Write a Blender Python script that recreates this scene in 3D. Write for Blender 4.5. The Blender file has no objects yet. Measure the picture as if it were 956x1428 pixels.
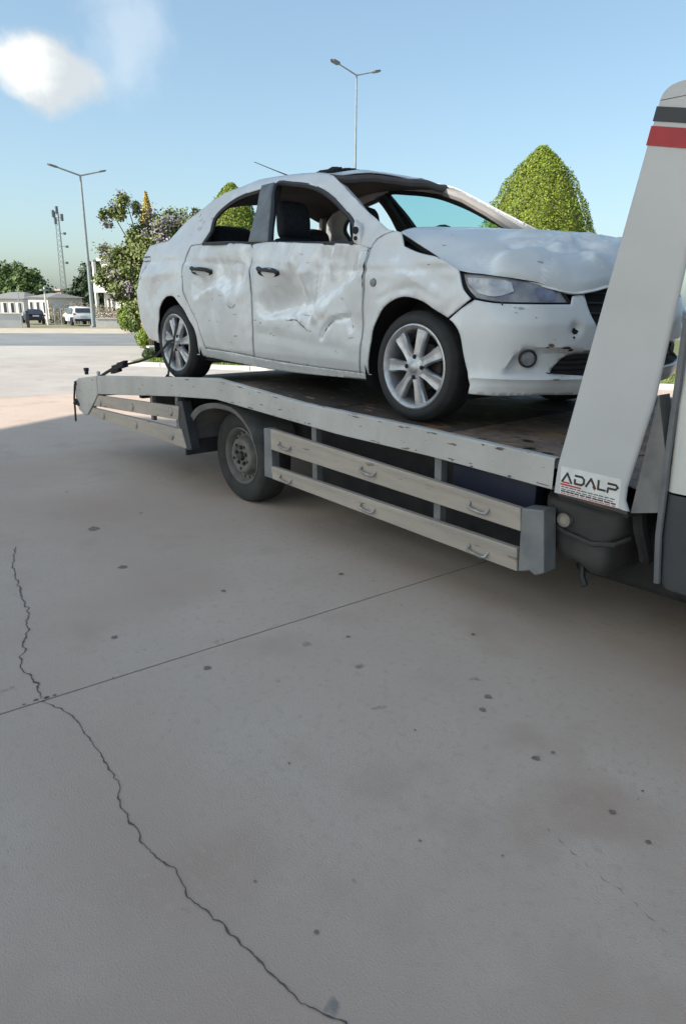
import bpy, bmesh, math, random
from mathutils import Vector, Matrix, noise
from mathutils.geometry import delaunay_2d_cdt
random.seed(7)
C = bpy.context.scene.collection
S = bpy.context.scene
PI = math.pi

# ------------------------------------------------------------------ camera, sky, sun, exposure
cam = bpy.data.cameras.new('camera'); camo = bpy.data.objects.new('camera', cam); C.objects.link(camo)
cam.sensor_fit = 'VERTICAL'; cam.sensor_height = 36; cam.lens = 968.2/1428*36
cam.clip_start = .05; cam.clip_end = 6000
yaw, pitch, roll = -.845, .294, .011
fw = Vector((math.sin(yaw), math.cos(yaw), 0)); ri = Vector((math.cos(yaw), -math.sin(yaw), 0)); up = Vector((0, 0, 1))
f2 = fw*math.cos(pitch)-up*math.sin(pitch); u2 = up*math.cos(pitch)+fw*math.sin(pitch)
r3 = ri*math.cos(roll)+u2*math.sin(roll); u3 = u2*math.cos(roll)-ri*math.sin(roll)
m = Matrix((r3, u3, -f2)).transposed().to_4x4(); m.translation = (2.645, -2.847, .643)
camo.matrix_world = m
S.camera = camo
S.view_settings.view_transform = 'Standard'; S.view_settings.look = 'None'; S.view_settings.exposure = 1.4; S.view_settings.gamma = 1
SUN_EL = math.radians(38)
sdir = Vector((-.19, -.98, 0)).normalized()*math.cos(SUN_EL)+Vector((0, 0, math.sin(SUN_EL)))
sl = bpy.data.lights.new('sun', 'SUN'); sl.energy = 2.6; sl.angle = math.radians(.53); sl.color = (1, .93, .83)
slo = bpy.data.objects.new('sun', sl); C.objects.link(slo); slo.rotation_euler = (-sdir).to_track_quat('-Z', 'Y').to_euler(); slo.location = (0, -10, 30)
W = bpy.data.worlds.new('World'); S.world = W; W.use_nodes = True
wt = W.node_tree; wn = wt.nodes; wn.clear()
def wnode(t, **k):
    n = wn.new(t)
    for a, b in k.items(): setattr(n, a, b)
    return n
wout = wnode('ShaderNodeOutputWorld'); wbg = wnode('ShaderNodeBackground'); wbg.inputs[1].default_value = .115
sky = wnode('ShaderNodeTexSky'); sky.sky_type = 'NISHITA'; sky.sun_disc = False; sky.sun_elevation = SUN_EL
sky.sun_rotation = math.atan2(sdir.x, sdir.y); sky.air_density = 1.0; sky.dust_density = 2.0; sky.ozone_density = .8
# soft clouds at their own place in the sky
tc = wnode('ShaderNodeTexCoord')
def cloud(cdir, rx, ry, nscale, namp, soft, seed):
    c = Vector(cdir).normalized(); rr = c.cross(up).normalized(); uu = rr.cross(c)
    def dot(v):
        d = wnode('ShaderNodeVectorMath', operation='DOT_PRODUCT'); wt.links.new(tc.outputs['Generated'], d.inputs[0]); d.inputs[1].default_value = v; return d.outputs['Value']
    def mth(op, a, b):
        n = wnode('ShaderNodeMath', operation=op)
        for i, v in enumerate((a, b)):
            if isinstance(v, (int, float)): n.inputs[i].default_value = v
            else: wt.links.new(v, n.inputs[i])
        return n.outputs[0]
    x = mth('DIVIDE', dot(rr), rx); y = mth('DIVIDE', dot(uu), ry)
    d2 = mth('ADD', mth('MULTIPLY', x, x), mth('MULTIPLY', y, y)); r = mth('POWER', d2, .5)
    nz = wnode('ShaderNodeTexNoise'); nz.inputs['Scale'].default_value = nscale; nz.inputs['Detail'].default_value = 6; nz.inputs['Roughness'].default_value = .55
    mp = wnode('ShaderNodeMapping'); mp.inputs['Location'].default_value = (seed, seed*.7, 0); wt.links.new(tc.outputs['Generated'], mp.inputs[0]); wt.links.new(mp.outputs[0], nz.inputs['Vector'])
    e = mth('ADD', r, mth('MULTIPLY', mth('SUBTRACT', nz.outputs[0], .5), namp))
    e = mth('ADD', e, mth('MULTIPLY', mth('GREATER_THAN', 0.0, dot(c)), 9))
    mr = wnode('ShaderNodeMapRange', interpolation_type='SMOOTHSTEP'); wt.links.new(e, mr.inputs[0])
    mr.inputs[1].default_value = 1+soft; mr.inputs[2].default_value = 1-soft; mr.inputs[3].default_value = 0; mr.inputs[4].default_value = 1
    return mr.outputs[0]
gm = wnode('ShaderNodeGamma'); gm.inputs[1].default_value = .72; wt.links.new(sky.outputs[0], gm.inputs[0])
tn = wnode('ShaderNodeMix', data_type='RGBA', blend_type='MULTIPLY'); tn.inputs[0].default_value = 1; wt.links.new(gm.outputs[0], tn.inputs[6]); tn.inputs[7].default_value = (.84, .985, 1.02, 1)
cur = tn.outputs[2]
for (cd, rx, ry, ns, na, so, seed, dens, col) in (
        ((-.902, .349, .248), .050, .036, 19, 1.25, .32, 3.1, .85, (2.5, 2.62, 2.68, 1)),
        ((-.913, .322, .252), .032, .028, 26, 1.5, .4, 1.1, .95, (3.5, 3.6, 3.5, 1)),
        ((-.862, .425, .30), .030, .055, 18, 2.4, .8, 5.3, .40, (3.0, 3.3, 3.5, 1)),
        ((-.80, .48, .36), .05, .02, 20, 2.0, .8, 8.3, .3, (3.0, 3.3, 3.5, 1))):
    mk = cloud(cd, rx, ry, ns, na, so, seed)
    mul = wnode('ShaderNodeMath', operation='MULTIPLY'); wt.links.new(mk, mul.inputs[0]); mul.inputs[1].default_value = dens
    mx = wnode('ShaderNodeMix', data_type='RGBA'); wt.links.new(mul.outputs[0], mx.inputs[0]); wt.links.new(cur, mx.inputs[6]); mx.inputs[7].default_value = col
    cur = mx.outputs[2]
wt.links.new(cur, wbg.inputs[0]); wt.links.new(wbg.outputs[0], wout.inputs[0])

# ------------------------------------------------------------------ materials
def mat(name, c1, c2=None, scale=4.0, rough=.6, rough2=None, metal=0, bump=0, bscale=None, detail=6, lo=.35, hi=.65, spots=None, stretch=None, coat=0, spec=.5, island=False):
    M = bpy.data.materials.new(name); M.use_nodes = True; t = M.node_tree; n = t.nodes; b = n['Principled BSDF']
    b.inputs['Roughness'].default_value = rough; b.inputs['Metallic'].default_value = metal; b.inputs['Coat Weight'].default_value = coat
    b.inputs['Coat Roughness'].default_value = .15; b.inputs['Specular IOR Level'].default_value = spec
    b.inputs['Base Color'].default_value = (*c1, 1)
    co = n.new('ShaderNodeTexCoord'); vec = co.outputs['Object']
    if stretch:
        mp = n.new('ShaderNodeMapping'); mp.inputs['Scale'].default_value = stretch; t.links.new(vec, mp.inputs[0]); vec = mp.outputs[0]
    if c2:
        if island:
            g = n.new('ShaderNodeNewGeometry'); fac = g.outputs['Random Per Island']; lo, hi = 0, 1
        else:
            z = n.new('ShaderNodeTexNoise'); z.inputs['Scale'].default_value = scale; z.inputs['Detail'].default_value = detail; z.inputs['Roughness'].default_value = .6
            t.links.new(vec, z.inputs['Vector']); fac = z.outputs[0]
        r = n.new('ShaderNodeValToRGB'); r.color_ramp.elements[0].position = lo; r.color_ramp.elements[1].position = hi
        r.color_ramp.elements[0].color = (*c1, 1); r.color_ramp.elements[1].color = (*c2, 1)
        t.links.new(fac, r.inputs[0]); col = r.outputs[0]
        if rough2 is not None:
            mr = n.new('ShaderNodeMapRange'); t.links.new(fac, mr.inputs[0]); mr.inputs[1].default_value = lo; mr.inputs[2].default_value = hi; mr.inputs[3].default_value = rough; mr.inputs[4].default_value = rough2
            t.links.new(mr.outputs[0], b.inputs['Roughness'])
        for sp in (spots or []):
            sc, th, wd, sc_col, st = sp
            z2 = n.new('ShaderNodeTexNoise'); z2.inputs['Scale'].default_value = sc; z2.inputs['Detail'].default_value = 4
            v2 = co.outputs['Object']
            m2 = n.new('ShaderNodeMapping'); m2.inputs['Scale'].default_value = st; m2.inputs['Location'].default_value = (sc*1.37, th*17, sc*.3); t.links.new(v2, m2.inputs[0]); t.links.new(m2.outputs[0], z2.inputs['Vector'])
            mr = n.new('ShaderNodeMapRange'); t.links.new(z2.outputs[0], mr.inputs[0]); mr.inputs[1].default_value = th; mr.inputs[2].default_value = th+wd
            mx = n.new('ShaderNodeMix'); mx.data_type = 'RGBA'; t.links.new(mr.outputs[0], mx.inputs[0]); t.links.new(col, mx.inputs[6]); mx.inputs[7].default_value = (*sc_col, 1); col = mx.outputs[2]
        t.links.new(col, b.inputs['Base Color'])
    if bump:
        z = n.new('ShaderNodeTexNoise'); z.inputs['Scale'].default_value = bscale or scale*6; z.inputs['Detail'].default_value = 6; t.links.new(vec, z.inputs['Vector'])
        bp = n.new('ShaderNodeBump'); bp.inputs['Strength'].default_value = 1; bp.inputs['Distance'].default_value = bump; t.links.new(z.outputs[0], bp.inputs['Height']); t.links.new(bp.outputs[0], b.inputs['Normal'])
    return M
M = {}
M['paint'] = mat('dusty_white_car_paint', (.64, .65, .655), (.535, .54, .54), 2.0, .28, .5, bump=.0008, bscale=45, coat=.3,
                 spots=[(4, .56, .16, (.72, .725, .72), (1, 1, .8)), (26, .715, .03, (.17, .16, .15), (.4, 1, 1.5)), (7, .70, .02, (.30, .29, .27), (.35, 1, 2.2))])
pt = M['paint'].node_tree; pb = pt.nodes['Principled BSDF']; src = pb.inputs['Base Color'].links[0].from_socket
at_ = pt.nodes.new('ShaderNodeAttribute'); at_.attribute_name = 'fold_highlight'; wx = pt.nodes.new('ShaderNodeMix'); wx.data_type = 'RGBA'   # bright sky highlights on dent folds, painted in as dust-free white
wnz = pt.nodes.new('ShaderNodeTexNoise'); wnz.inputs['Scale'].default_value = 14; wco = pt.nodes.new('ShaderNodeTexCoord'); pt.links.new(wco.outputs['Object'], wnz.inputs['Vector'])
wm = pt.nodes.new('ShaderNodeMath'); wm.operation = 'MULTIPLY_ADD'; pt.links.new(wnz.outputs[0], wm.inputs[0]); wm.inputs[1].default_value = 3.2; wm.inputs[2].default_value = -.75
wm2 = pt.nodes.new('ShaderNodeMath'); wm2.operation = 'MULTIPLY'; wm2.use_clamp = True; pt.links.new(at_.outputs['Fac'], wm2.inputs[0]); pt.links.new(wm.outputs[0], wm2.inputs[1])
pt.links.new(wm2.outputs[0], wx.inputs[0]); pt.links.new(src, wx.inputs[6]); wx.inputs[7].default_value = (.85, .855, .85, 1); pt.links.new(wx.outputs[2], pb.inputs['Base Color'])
M['inner'] = mat('dark_interior_trim', (.02, .02, .022), (.035, .033, .034), 8, .8)
M['headliner'] = mat('brown_grey_headliner', (.075, .06, .06), (.10, .085, .08), 5, .9)
M['beige'] = mat('grey_beige_trim', (.33, .31, .30), (.25, .235, .23), 6, .8)
M['black'] = mat('black_plastic', (.012, .012, .014), (.03, .03, .032), 12, .5, .7)
M['seat'] = mat('black_seat_fabric', (.012, .012, .018), (.022, .022, .03), 30, .9, bump=.002, bscale=200)
M['gap'] = mat('deep_black', (.006, .006, .007), (.01, .01, .011), 10, .9)
M['trim'] = mat('grey_window_pillar_trim', (.10, .105, .11), (.15, .155, .16), 9, .45)
M['rubber'] = mat('tyre_rubber', (.018, .018, .021), (.035, .034, .034), 14, .75, .9, bump=.0015, bscale=90)
M['rubber2'] = mat('dusty_tyre_rubber', (.028, .027, .026), (.05, .047, .044), 9, .85, .95, bump=.002, bscale=70)
M['alloy'] = mat('silver_alloy', (.52, .52, .53), (.36, .36, .37), 18, .33, .5, metal=.65)
M['brake'] = mat('brake_metal', (.03, .03, .032), (.06, .055, .05), 30, .6, metal=.3)
M['steel'] = mat('dusty_steel_wheel', (.12, .113, .10), (.20, .185, .165), 13, .6, .8, metal=.2)
M['lens'] = mat('clouded_headlight_lens', (.34, .34, .34), (.085, .09, .12), 6, .06, .2, coat=.5, lo=.3, hi=.7)
M['refl'] = mat('headlight_reflector', (.50, .50, .50), (.33, .33, .34), 20, .3, .5, metal=.5)
M['lampblue'] = mat('blue_grey_lamp_bowl', (.13, .14, .22), (.22, .23, .30), 14, .2)
M['tail'] = mat('tail_light_lens', (.62, .60, .60), (.52, .47, .47), 20, .15)
M['rail'] = mat('chipped_grey_white_truck_paint', (.485, .47, .445), (.385, .365, .335), 2.5, .45, .65, bump=.001, bscale=40,
                spots=[(14, .66, .03, (.16, .13, .10), (.5, 1, 3)), (40, .70, .02, (.05, .045, .04), (.5, 1, 1)), (3, .62, .1, (.33, .31, .27), (1, 1, 1))])
M['mast'] = mat('grey_white_mast_paint', (.515, .515, .51), (.455, .455, .445), 1.6, .4, .55, bump=.0006, bscale=30, spots=[(5, .64, .12, (.40, .395, .37), (2, 1, .5))])
M['red'] = mat('red_band_paint', (.42, .02, .03), (.33, .02, .025), 8, .5)
M['plank'] = mat('dusty_beige_aluminium', (.43, .37, .31), (.34, .295, .25), 3, .5, .65, metal=.1, bump=.0006, bscale=60, stretch=(.6, 1, 4), spots=[(12, .66, .05, (.2, .17, .14), (.6, 1, 3))])
M['galv'] = mat('grey_galvanised_plate', (.16, .165, .17), (.24, .24, .235), 8, .55, .75, metal=.3, bump=.001)
M['under'] = mat('dirty_black_chassis', (.012, .012, .013), (.028, .026, .025), 9, .8)
M['blue'] = mat('dark_blue_chassis_box', (.016, .02, .045), (.025, .03, .06), 5, .5)
M['tank'] = mat('black_moulded_tank', (.028, .028, .029), (.055, .053, .05), 8, .55, .75, bump=.001)
M['fender'] = mat('grey_plastic_fender', (.12, .118, .115), (.19, .18, .17), 9, .7, .85)
M['flap'] = mat('black_rubber_flap', (.03, .031, .035), (.05, .05, .052), 6, .5, .7)
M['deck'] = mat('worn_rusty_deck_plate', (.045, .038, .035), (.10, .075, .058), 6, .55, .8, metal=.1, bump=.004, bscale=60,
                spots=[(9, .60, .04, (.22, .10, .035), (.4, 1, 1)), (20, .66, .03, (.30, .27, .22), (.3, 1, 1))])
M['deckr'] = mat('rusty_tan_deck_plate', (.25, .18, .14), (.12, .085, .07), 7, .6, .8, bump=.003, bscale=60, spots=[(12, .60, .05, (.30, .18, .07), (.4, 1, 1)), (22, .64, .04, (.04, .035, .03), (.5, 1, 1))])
M['yellow'] = mat('worn_orange_yellow_paint', (.36, .19, .035), (.14, .085, .04), 12, .7, .9, lo=.4, hi=.6)
M['cabw'] = mat('cream_white_cab_paint', (.56, .56, .525), (.485, .485, .455), 2, .35, .5, coat=.2)
M['cabd'] = mat('dark_grey_cab_plastic', (.035, .038, .042), (.05, .052, .054), 8, .6, .75)
M['sticker'] = mat('white_sticker', (.70, .69, .67), (.58, .56, .54), 12, .45)
M['ink'] = mat('black_print', (.015, .015, .017), (.03, .03, .03), 30, .5)
M['inkr'] = mat('red_print', (.5, .02, .03), (.4, .02, .03), 30, .5)
M['chrome'] = mat('worn_metal', (.45, .43, .40), (.3, .28, .26), 30, .35, .6, metal=.8)
M['web'] = mat('black_strap_webbing', (.018, .017, .017), (.04, .037, .035), 40, .85)
M['concrete'] = mat('grey_concrete', (.505, .395, .318), (.56, .448, .368), 1.3, .8, .9, bump=.0016, bscale=190, lo=.3, hi=.7,
                    spots=[(.55, .47, .24, (.44, .315, .245), (1, 1, 1)), (2.2, .53, .2, (.44, .32, .25), (1, 1, 1)), (.9, .58, .16, (.52, .41, .335), (1, 1, 1)), (30, .54, .16, (.47, .36, .29), (1, 1, 1)), (260, .52, .14, (.43, .33, .265), (1, 1, 1)), (7, .70, .05, (.25, .215, .19), (1, 1, 1))])
M['concrete_lit'] = mat('sunlit_concrete_tone', (.37, .335, .30), (.43, .395, .355), 1.0, .85, .95, bump=.0016, bscale=150, spots=[(2.2, .54, .2, (.34, .305, .27), (1, 1, 1))])  # sunlit copy of the concrete colour, less red than the shaded slabs
M['pale'] = mat('pale_concrete_apron', (.36, .34, .31), (.44, .415, .375), .35, .9, bump=.002, bscale=30)
M['asphalt'] = mat('worn_asphalt', (.17, .18, .185), (.23, .235, .235), .5, .9)
M['sand'] = mat('sandy_verge', (.40, .35, .27), (.52, .45, .35), .8, .95)
M['earth'] = mat('dry_grassy_earth', (.16, .15, .08), (.30, .26, .17), .25, .95)
M['lawn'] = mat('lawn_soil', (.10, .13, .03), (.16, .16, .06), 2, .95)
M['blade'] = mat('grass_blades', (.09, .15, .02), (.24, .30, .05), 1, .7, island=True)
M['kerb'] = mat('white_concrete_kerb', (.52, .49, .45), (.62, .60, .56), 5, .85)
M['dark'] = mat('dark_crack', (.085, .068, .058), (.14, .115, .10), 60, .95)
M['oil'] = mat('oil_stain', (.15, .125, .115), (.26, .215, .185), 40, .6, .85)
M['pole'] = mat('galvanised_pole', (.26, .29, .30), (.33, .36, .37), 3, .5, metal=.2)
M['lampd'] = mat('grey_lamp_head', (.13, .15, .16), (.2, .22, .23), 6, .5)
M['leafy'] = mat('golden_cypress_leaves', (.235, .285, .010), (.07, .13, .008), 1, .65, island=True)
M['leafyel'] = mat('yellow_cypress_leaves', (.62, .44, .08), (.48, .33, .05), 1, .65, island=True)
M['leafmix'] = mat('olive_green_leaves', (.10, .15, .03), (.22, .24, .075), 1, .6, island=True)
M['flower'] = mat('mauve_flowers', (.22, .19, .225), (.33, .29, .32), 1, .8, island=True)
M['leafdk'] = mat('dark_green_leaves', (.025, .05, .02), (.06, .09, .03), 1, .7, island=True)
M['leafmd'] = mat('mid_green_leaves', (.05, .10, .02), (.12, .17, .04), 1, .7, island=True)
M['leafbr'] = mat('bright_shrub_leaves', (.20, .27, .012), (.11, .18, .015), 1, .6, island=True)
M['dry'] = mat('dry_brown_weeds', (.20, .16, .10), (.32, .27, .19), 1, .9, island=True)
M['bark'] = mat('brown_bark', (.09, .065, .045), (.15, .115, .085), 20, .9, bump=.01)
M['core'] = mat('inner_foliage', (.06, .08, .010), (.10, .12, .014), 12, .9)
M['white'] = mat('white_render', (.70, .68, .66), (.62, .60, .58), 1, .85)
M['roofg'] = mat('grey_roof', (.20, .20, .20), (.26, .255, .25), 4, .8)
M['pink'] = mat('pinkish_render', (.5, .40, .36), (.42, .35, .32), 1, .85)
M['pane'] = mat('dark_window_glass', (.03, .04, .05), (.05, .06, .07), 2, .1)
M['suvw'] = mat('white_car_paint', (.7, .7, .7), (.64, .64, .65), 2, .3, coat=.3)
M['suvd'] = mat('navy_car_paint', (.02, .025, .06), (.03, .035, .07), 2, .3, coat=.3)
M['redl'] = mat('red_tail_lamp', (.4, .02, .02), (.3, .02, .02), 5, .3)
M['hill'] = mat('haze_tinted_hill', (.16, .25, .32), (.20, .29, .36), .01, .95)  # distance haze painted into the blue of the hills
M['shade_roof'] = mat('white_shade_roof_panel', (.68, .67, .65), (.60, .59, .57), 1, .6)
M['plate'] = mat('reddish_trim_strip', (.2, .02, .03), (.14, .02, .03), 4, .5)
gl = bpy.data.materials.new('teal_tinted_glass'); gl.use_nodes = True; t = gl.node_tree; t.nodes.clear()
o_ = t.nodes.new('ShaderNodeOutputMaterial'); a_ = t.nodes.new('ShaderNodeBsdfTransparent'); a_.inputs[0].default_value = (.52, .80, .80, 1)
b_ = t.nodes.new('ShaderNodeBsdfGlossy'); b_.inputs['Roughness'].default_value = .03; x_ = t.nodes.new('ShaderNodeMixShader'); x_.inputs[0].default_value = .06
t.links.new(a_.outputs[0], x_.inputs[1]); t.links.new(b_.outputs[0], x_.inputs[2]); t.links.new(x_.outputs[0], o_.inputs[0]); M['glass'] = gl

# ------------------------------------------------------------------ helpers
class MB:
    """collects verts and faces of ONE mesh"""
    def __init__(s): s.v = []; s.f = []; s.mi = []
    def add(s, vs, fs, mi=0):
        o = len(s.v); s.v += [Vector(p) for p in vs]; s.f += [tuple(i+o for i in f) for f in fs]; s.mi += [mi]*len(fs); return s
    def box(s, a, b, mi=0):
        x0, y0, z0 = a; x1, y1, z1 = b
        return s.add([(x0, y0, z0), (x1, y0, z0), (x1, y1, z0), (x0, y1, z0), (x0, y0, z1), (x1, y0, z1), (x1, y1, z1), (x0, y1, z1)],
                     [(3, 2, 1, 0), (4, 5, 6, 7), (0, 1, 5, 4), (1, 2, 6, 5), (2, 3, 7, 6), (3, 0, 4, 7)], mi)
    def prism(s, poly, y0, y1, mi=0):
        """(x,z) outline extruded between y0 and y1 (numbers or functions of x,z)"""
        g = lambda y, p: y(*p) if callable(y) else y
        n = len(poly); vs = [(p[0], g(y0, p), p[1]) for p in poly]+[(p[0], g(y1, p), p[1]) for p in poly]
        ar = sum(poly[i][0]*poly[(i+1) % n][1]-poly[(i+1) % n][0]*poly[i][1] for i in range(n))
        fs = [tuple(range(n)), tuple(range(2*n-1, n-1, -1))]+[(i, i+n, (i+1) % n+n, (i+1) % n) for i in range(n)]
        if ar < 0: fs = [f[::-1] for f in fs]
        return s.add(vs, fs, mi)
    def tube(s, pts, r, n=8, mi=0, cap=True):
        pts = [Vector(p) for p in pts]; R = r if isinstance(r, (list, tuple)) else [r]*len(pts)
        o = len(s.v); pv = None
        for i, p in enumerate(pts):
            d = (pts[min(i+1, len(pts)-1)]-pts[max(i-1, 0)]).normalized()
            if pv is None: a = d.orthogonal().normalized()
            else: a = (pv-d*pv.dot(d)); a = a.normalized() if a.length > 1e-6 else d.orthogonal().normalized()
            pv = a; b = d.cross(a)
            for k in range(n): s.v.append(p+(a*math.cos(2*PI*k/n)+b*math.sin(2*PI*k/n))*R[i])
        for i in range(len(pts)-1):
            for k in range(n): s.f.append((o+i*n+k, o+i*n+(k+1) % n, o+(i+1)*n+(k+1) % n, o+(i+1)*n+k)); s.mi.append(mi)
        if cap: s.f.append(tuple(o+k for k in range(n-1, -1, -1))); s.f.append(tuple(o+(len(pts)-1)*n+k for k in range(n))); s.mi += [mi, mi]
        return s
    def lathe(s, prof, c, n=48, mi=0, axis='y'):
        o = len(s.v); c = Vector(c)
        for r, h in prof:
            for k in range(n):
                a = 2*PI*k/n; p = (r*math.cos(a), h, r*math.sin(a)) if axis == 'y' else (r*math.cos(a), r*math.sin(a), h); s.v.append(c+Vector(p))
        for i in range(len(prof)-1):
            for k in range(n):
                q = (o+i*n+k, o+i*n+(k+1) % n, o+(i+1)*n+(k+1) % n, o+(i+1)*n+k); s.f.append(q); s.mi.append(mi)
        return s
    def grid(s, P, mi=0):
        o = len(s.v); nu = len(P); nv = len(P[0])
        for row in P: s.v += [Vector(p) for p in row]
        for i in range(nu-1):
            for j in range(nv-1): s.f.append((o+i*nv+j, o+(i+1)*nv+j, o+(i+1)*nv+j+1, o+i*nv+j+1)); s.mi.append(mi)
        return s
    def build(s, name, mats, parent=None, smooth=True, bevel=0, solid=0, loc=None, sharp=40, recalc=True):
        me = bpy.data.meshes.new(name); org = Vector(parent['w']) if parent is not None and 'w' in parent else Vector((0, 0, 0))
        own = Vector(loc) if loc is not None else None
        base = own if own is not None else org
        me.from_pydata([v-base for v in s.v], [], s.f)
        for m_ in (mats if isinstance(mats, (list, tuple)) else [mats]): me.materials.append(M[m_])
        me.polygons.foreach_set('material_index', s.mi)
        if recalc:
            bm = bmesh.new(); bm.from_mesh(me); bmesh.ops.recalc_face_normals(bm, faces=bm.faces); bm.to_mesh(me); bm.free()
        if smooth:
            me.polygons.foreach_set('use_smooth', [True]*len(me.polygons))
            if sharp: me.set_sharp_from_angle(angle=math.radians(sharp))
        ob = bpy.data.objects.new(name, me); C.objects.link(ob)
        if parent is not None:
            ob.parent = parent
            if own is not None: ob.location = own-org
        elif own is not None: ob.location = own
        ob['w'] = base[:]
        if bevel:
            b = ob.modifiers.new('bevel', 'BEVEL'); b.width = bevel; b.segments = 2; b.limit_method = 'ANGLE'; b.angle_limit = .6
        if solid:
            q = ob.modifiers.new('solid', 'SOLIDIFY'); q.thickness = solid; q.offset = -1
        return ob
def thing(name, label, cat, loc, group=None, rotz=0):
    o = bpy.data.objects.new(name, None); C.objects.link(o); o.location = loc; o.empty_display_size = .2; o.rotation_euler.z = rotz
    o['w'] = tuple(loc); o['label'] = label; o['category'] = cat
    if group: o['group'] = group
    return o
def tag(o, label, cat, group=None):
    o['label'] = label; o['category'] = cat
    if group: o['group'] = group
    return o
def struct(o): o['kind'] = 'structure'; return o
def stuff(o): o['kind'] = 'stuff'; return o
def dup(root, loc, label=None, rotz=None, scale=None):
    r = root.copy(); C.objects.link(r); r.location = loc
    if rotz is not None: r.rotation_euler.z = rotz
    if scale: r.scale = (scale,)*3 if not isinstance(scale, tuple) else scale
    if label: r['label'] = label
    for ch in root.children:
        c = ch.copy(); C.objects.link(c); c.parent = r
        for g in ch.children:
            d = g.copy(); C.objects.link(d); d.parent = c
    return r
def lerp(xs, ys, x):
    if x <= xs[0]: return ys[0]
    for i in range(1, len(xs)):
        if x <= xs[i]: return ys[i-1]+(ys[i]-ys[i-1])*(x-xs[i-1])/(xs[i]-xs[i-1])
    return ys[-1]
def sstep(a, b, x):
    t = min(1, max(0, (x-a)/(b-a))); return t*t*(3-2*t)
def catmull(P, n):
    """n points per span through the control points P (tuples of any size)"""
    out = []; L = len(P)
    for i in range(L-1):
        p0, p1, p2, p3 = P[max(i-1, 0)], P[i], P[i+1], P[min(i+2, L-1)]
        for k in range(n):
            t = k/n
            out.append(tuple(.5*(2*b+(c-a)*t+(2*a-5*b+4*c-d)*t*t+(3*b-a-3*c+d)*t**3) for a, b, c, d in zip(p0, p1, p2, p3)))
    out.append(tuple(P[-1])); return out
def round_poly(pts, step=.02, corner=38):
    """closed outline: real corners kept, the rest rounded by a spline, evenly dense"""
    n = len(pts); cs = []
    for i in range(n):
        a = Vector(pts[i])-Vector(pts[i-1]); b = Vector(pts[(i+1) % n])-Vector(pts[i])
        if a.length < 1e-6 or b.length < 1e-6 or math.degrees(a.angle(b)) > corner: cs.append(i)
    if not cs: cs = [0]
    out = []
    for j, i in enumerate(cs):
        e = cs[(j+1) % len(cs)]; run = [pts[i]]; k = i
        while True:
            k = (k+1) % n; run.append(pts[k])
            if k == e: break
        c = catmull(run, 12); q = [c[0]]
        for p in c[1:]:
            if (Vector(p)-Vector(q[-1])).length >= step: q.append(p)
        if (Vector(q[-1])-Vector(run[-1])).length < step*.5 and len(q) > 1: q.pop()
        out += q
    return out
def tri_fill(outline, step, holes=()):
    """triangulated outline with an inner grid of points"""
    vs = []; es = []
    def ring(r):
        o = len(vs); vs.extend(Vector(p) for p in r); es.extend((o+i, o+(i+1) % len(r)) for i in range(len(r)))
    ring(outline)
    for h in holes: ring(h)
    xs = [p[0] for p in outline]; ys = [p[1] for p in outline]
    def inside(x, y, r):
        c = False; n = len(r)
        for i in range(n):
            (x1, y1), (x2, y2) = r[i], r[(i+1) % n]
            if (y1 > y) != (y2 > y) and x < (x2-x1)*(y-y1)/(y2-y1)+x1: c = not c
        return c
    bnd = list(vs); rings = [outline]+list(holes)
    from mathutils import kdtree
    kd = kdtree.KDTree(len(bnd))
    for i, p in enumerate(bnd): kd.insert((p[0], p[1], 0), i)
    kd.balance()
    nx = int((max(xs)-min(xs))/step)+1; ny = int((max(ys)-min(ys))/(step*.87))+1
    for j in range(ny+1):
        for i in range(nx+1):
            x = min(xs)+(i+.5*(j % 2))*step; y = min(ys)+j*step*.87
            if not inside(x, y, outline) or any(inside(x, y, h) for h in holes): continue
            if kd.find((x, y, 0))[2] < step*.55: continue
            vs.append(Vector((x, y)))
    r = delaunay_2d_cdt(vs, es, [], 1, 1e-5); P = [tuple(p) for p in r[0]]
    def keep(f): x = sum(P[i][0] for i in f)/len(f); y = sum(P[i][1] for i in f)/len(f); return not any(inside(x, y, h) for h in holes)
    return P, [tuple(f) for f in r[2] if keep(f)]
def mir(p):
    """mirrored across the car's middle; the car leans a little, so the far side stands higher"""
    return Vector((p[0]+(.125*sstep(.25, .7, p[0])*sstep(.75, .25, p[1]) if p[0] > .25 else 0), 1.6-p[1], p[2]+(.05-.05*sstep(-1.3, -2.4, p[0]))*(1.6-2*p[1])))
def gz(x, y):
    a = math.radians(155); s = (x-2.645)*math.cos(a)+(y+2.847)*math.sin(a)
    return -.8-.012*max(0, s-14)

# ------------------------------------------------------------------ ground
def sheet(name, poly, dz, m_, step=4.0):
    vs, fs = tri_fill(poly, step); b = MB(); b.add([(x, y, gz(x, y)+dz) for x, y in vs], fs)
    return struct(b.build(name, m_, smooth=False))
def dens(poly, step):
    out = []
    for i in range(len(poly)):
        a = Vector(poly[i]); b = Vector(poly[(i+1) % len(poly)]); n = max(1, int((b-a).length/step))
        out += [tuple(a+(b-a)*k/n) for k in range(n)]
    return out
g = MB(); rings = []
for r in (0, 6, 14, 20, 30, 45, 70, 110, 180, 300, 600, 1200, 2500):
    rings.append([(2.6+r*math.cos(2*PI*k/64), -2.8+r*math.sin(2*PI*k/64), gz(2.6+r*math.cos(2*PI*k/64), -2.8+r*math.sin(2*PI*k/64))-.06) for k in range(65)])
g.grid(rings); struct(g.build('ground', 'earth', smooth=False))
rd = Vector((.545, .838)); rn = Vector((-.838, .545))
def rp(base, t, s): b = Vector(base)+rd*t+rn*s; return (b.x, b.y)
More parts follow.
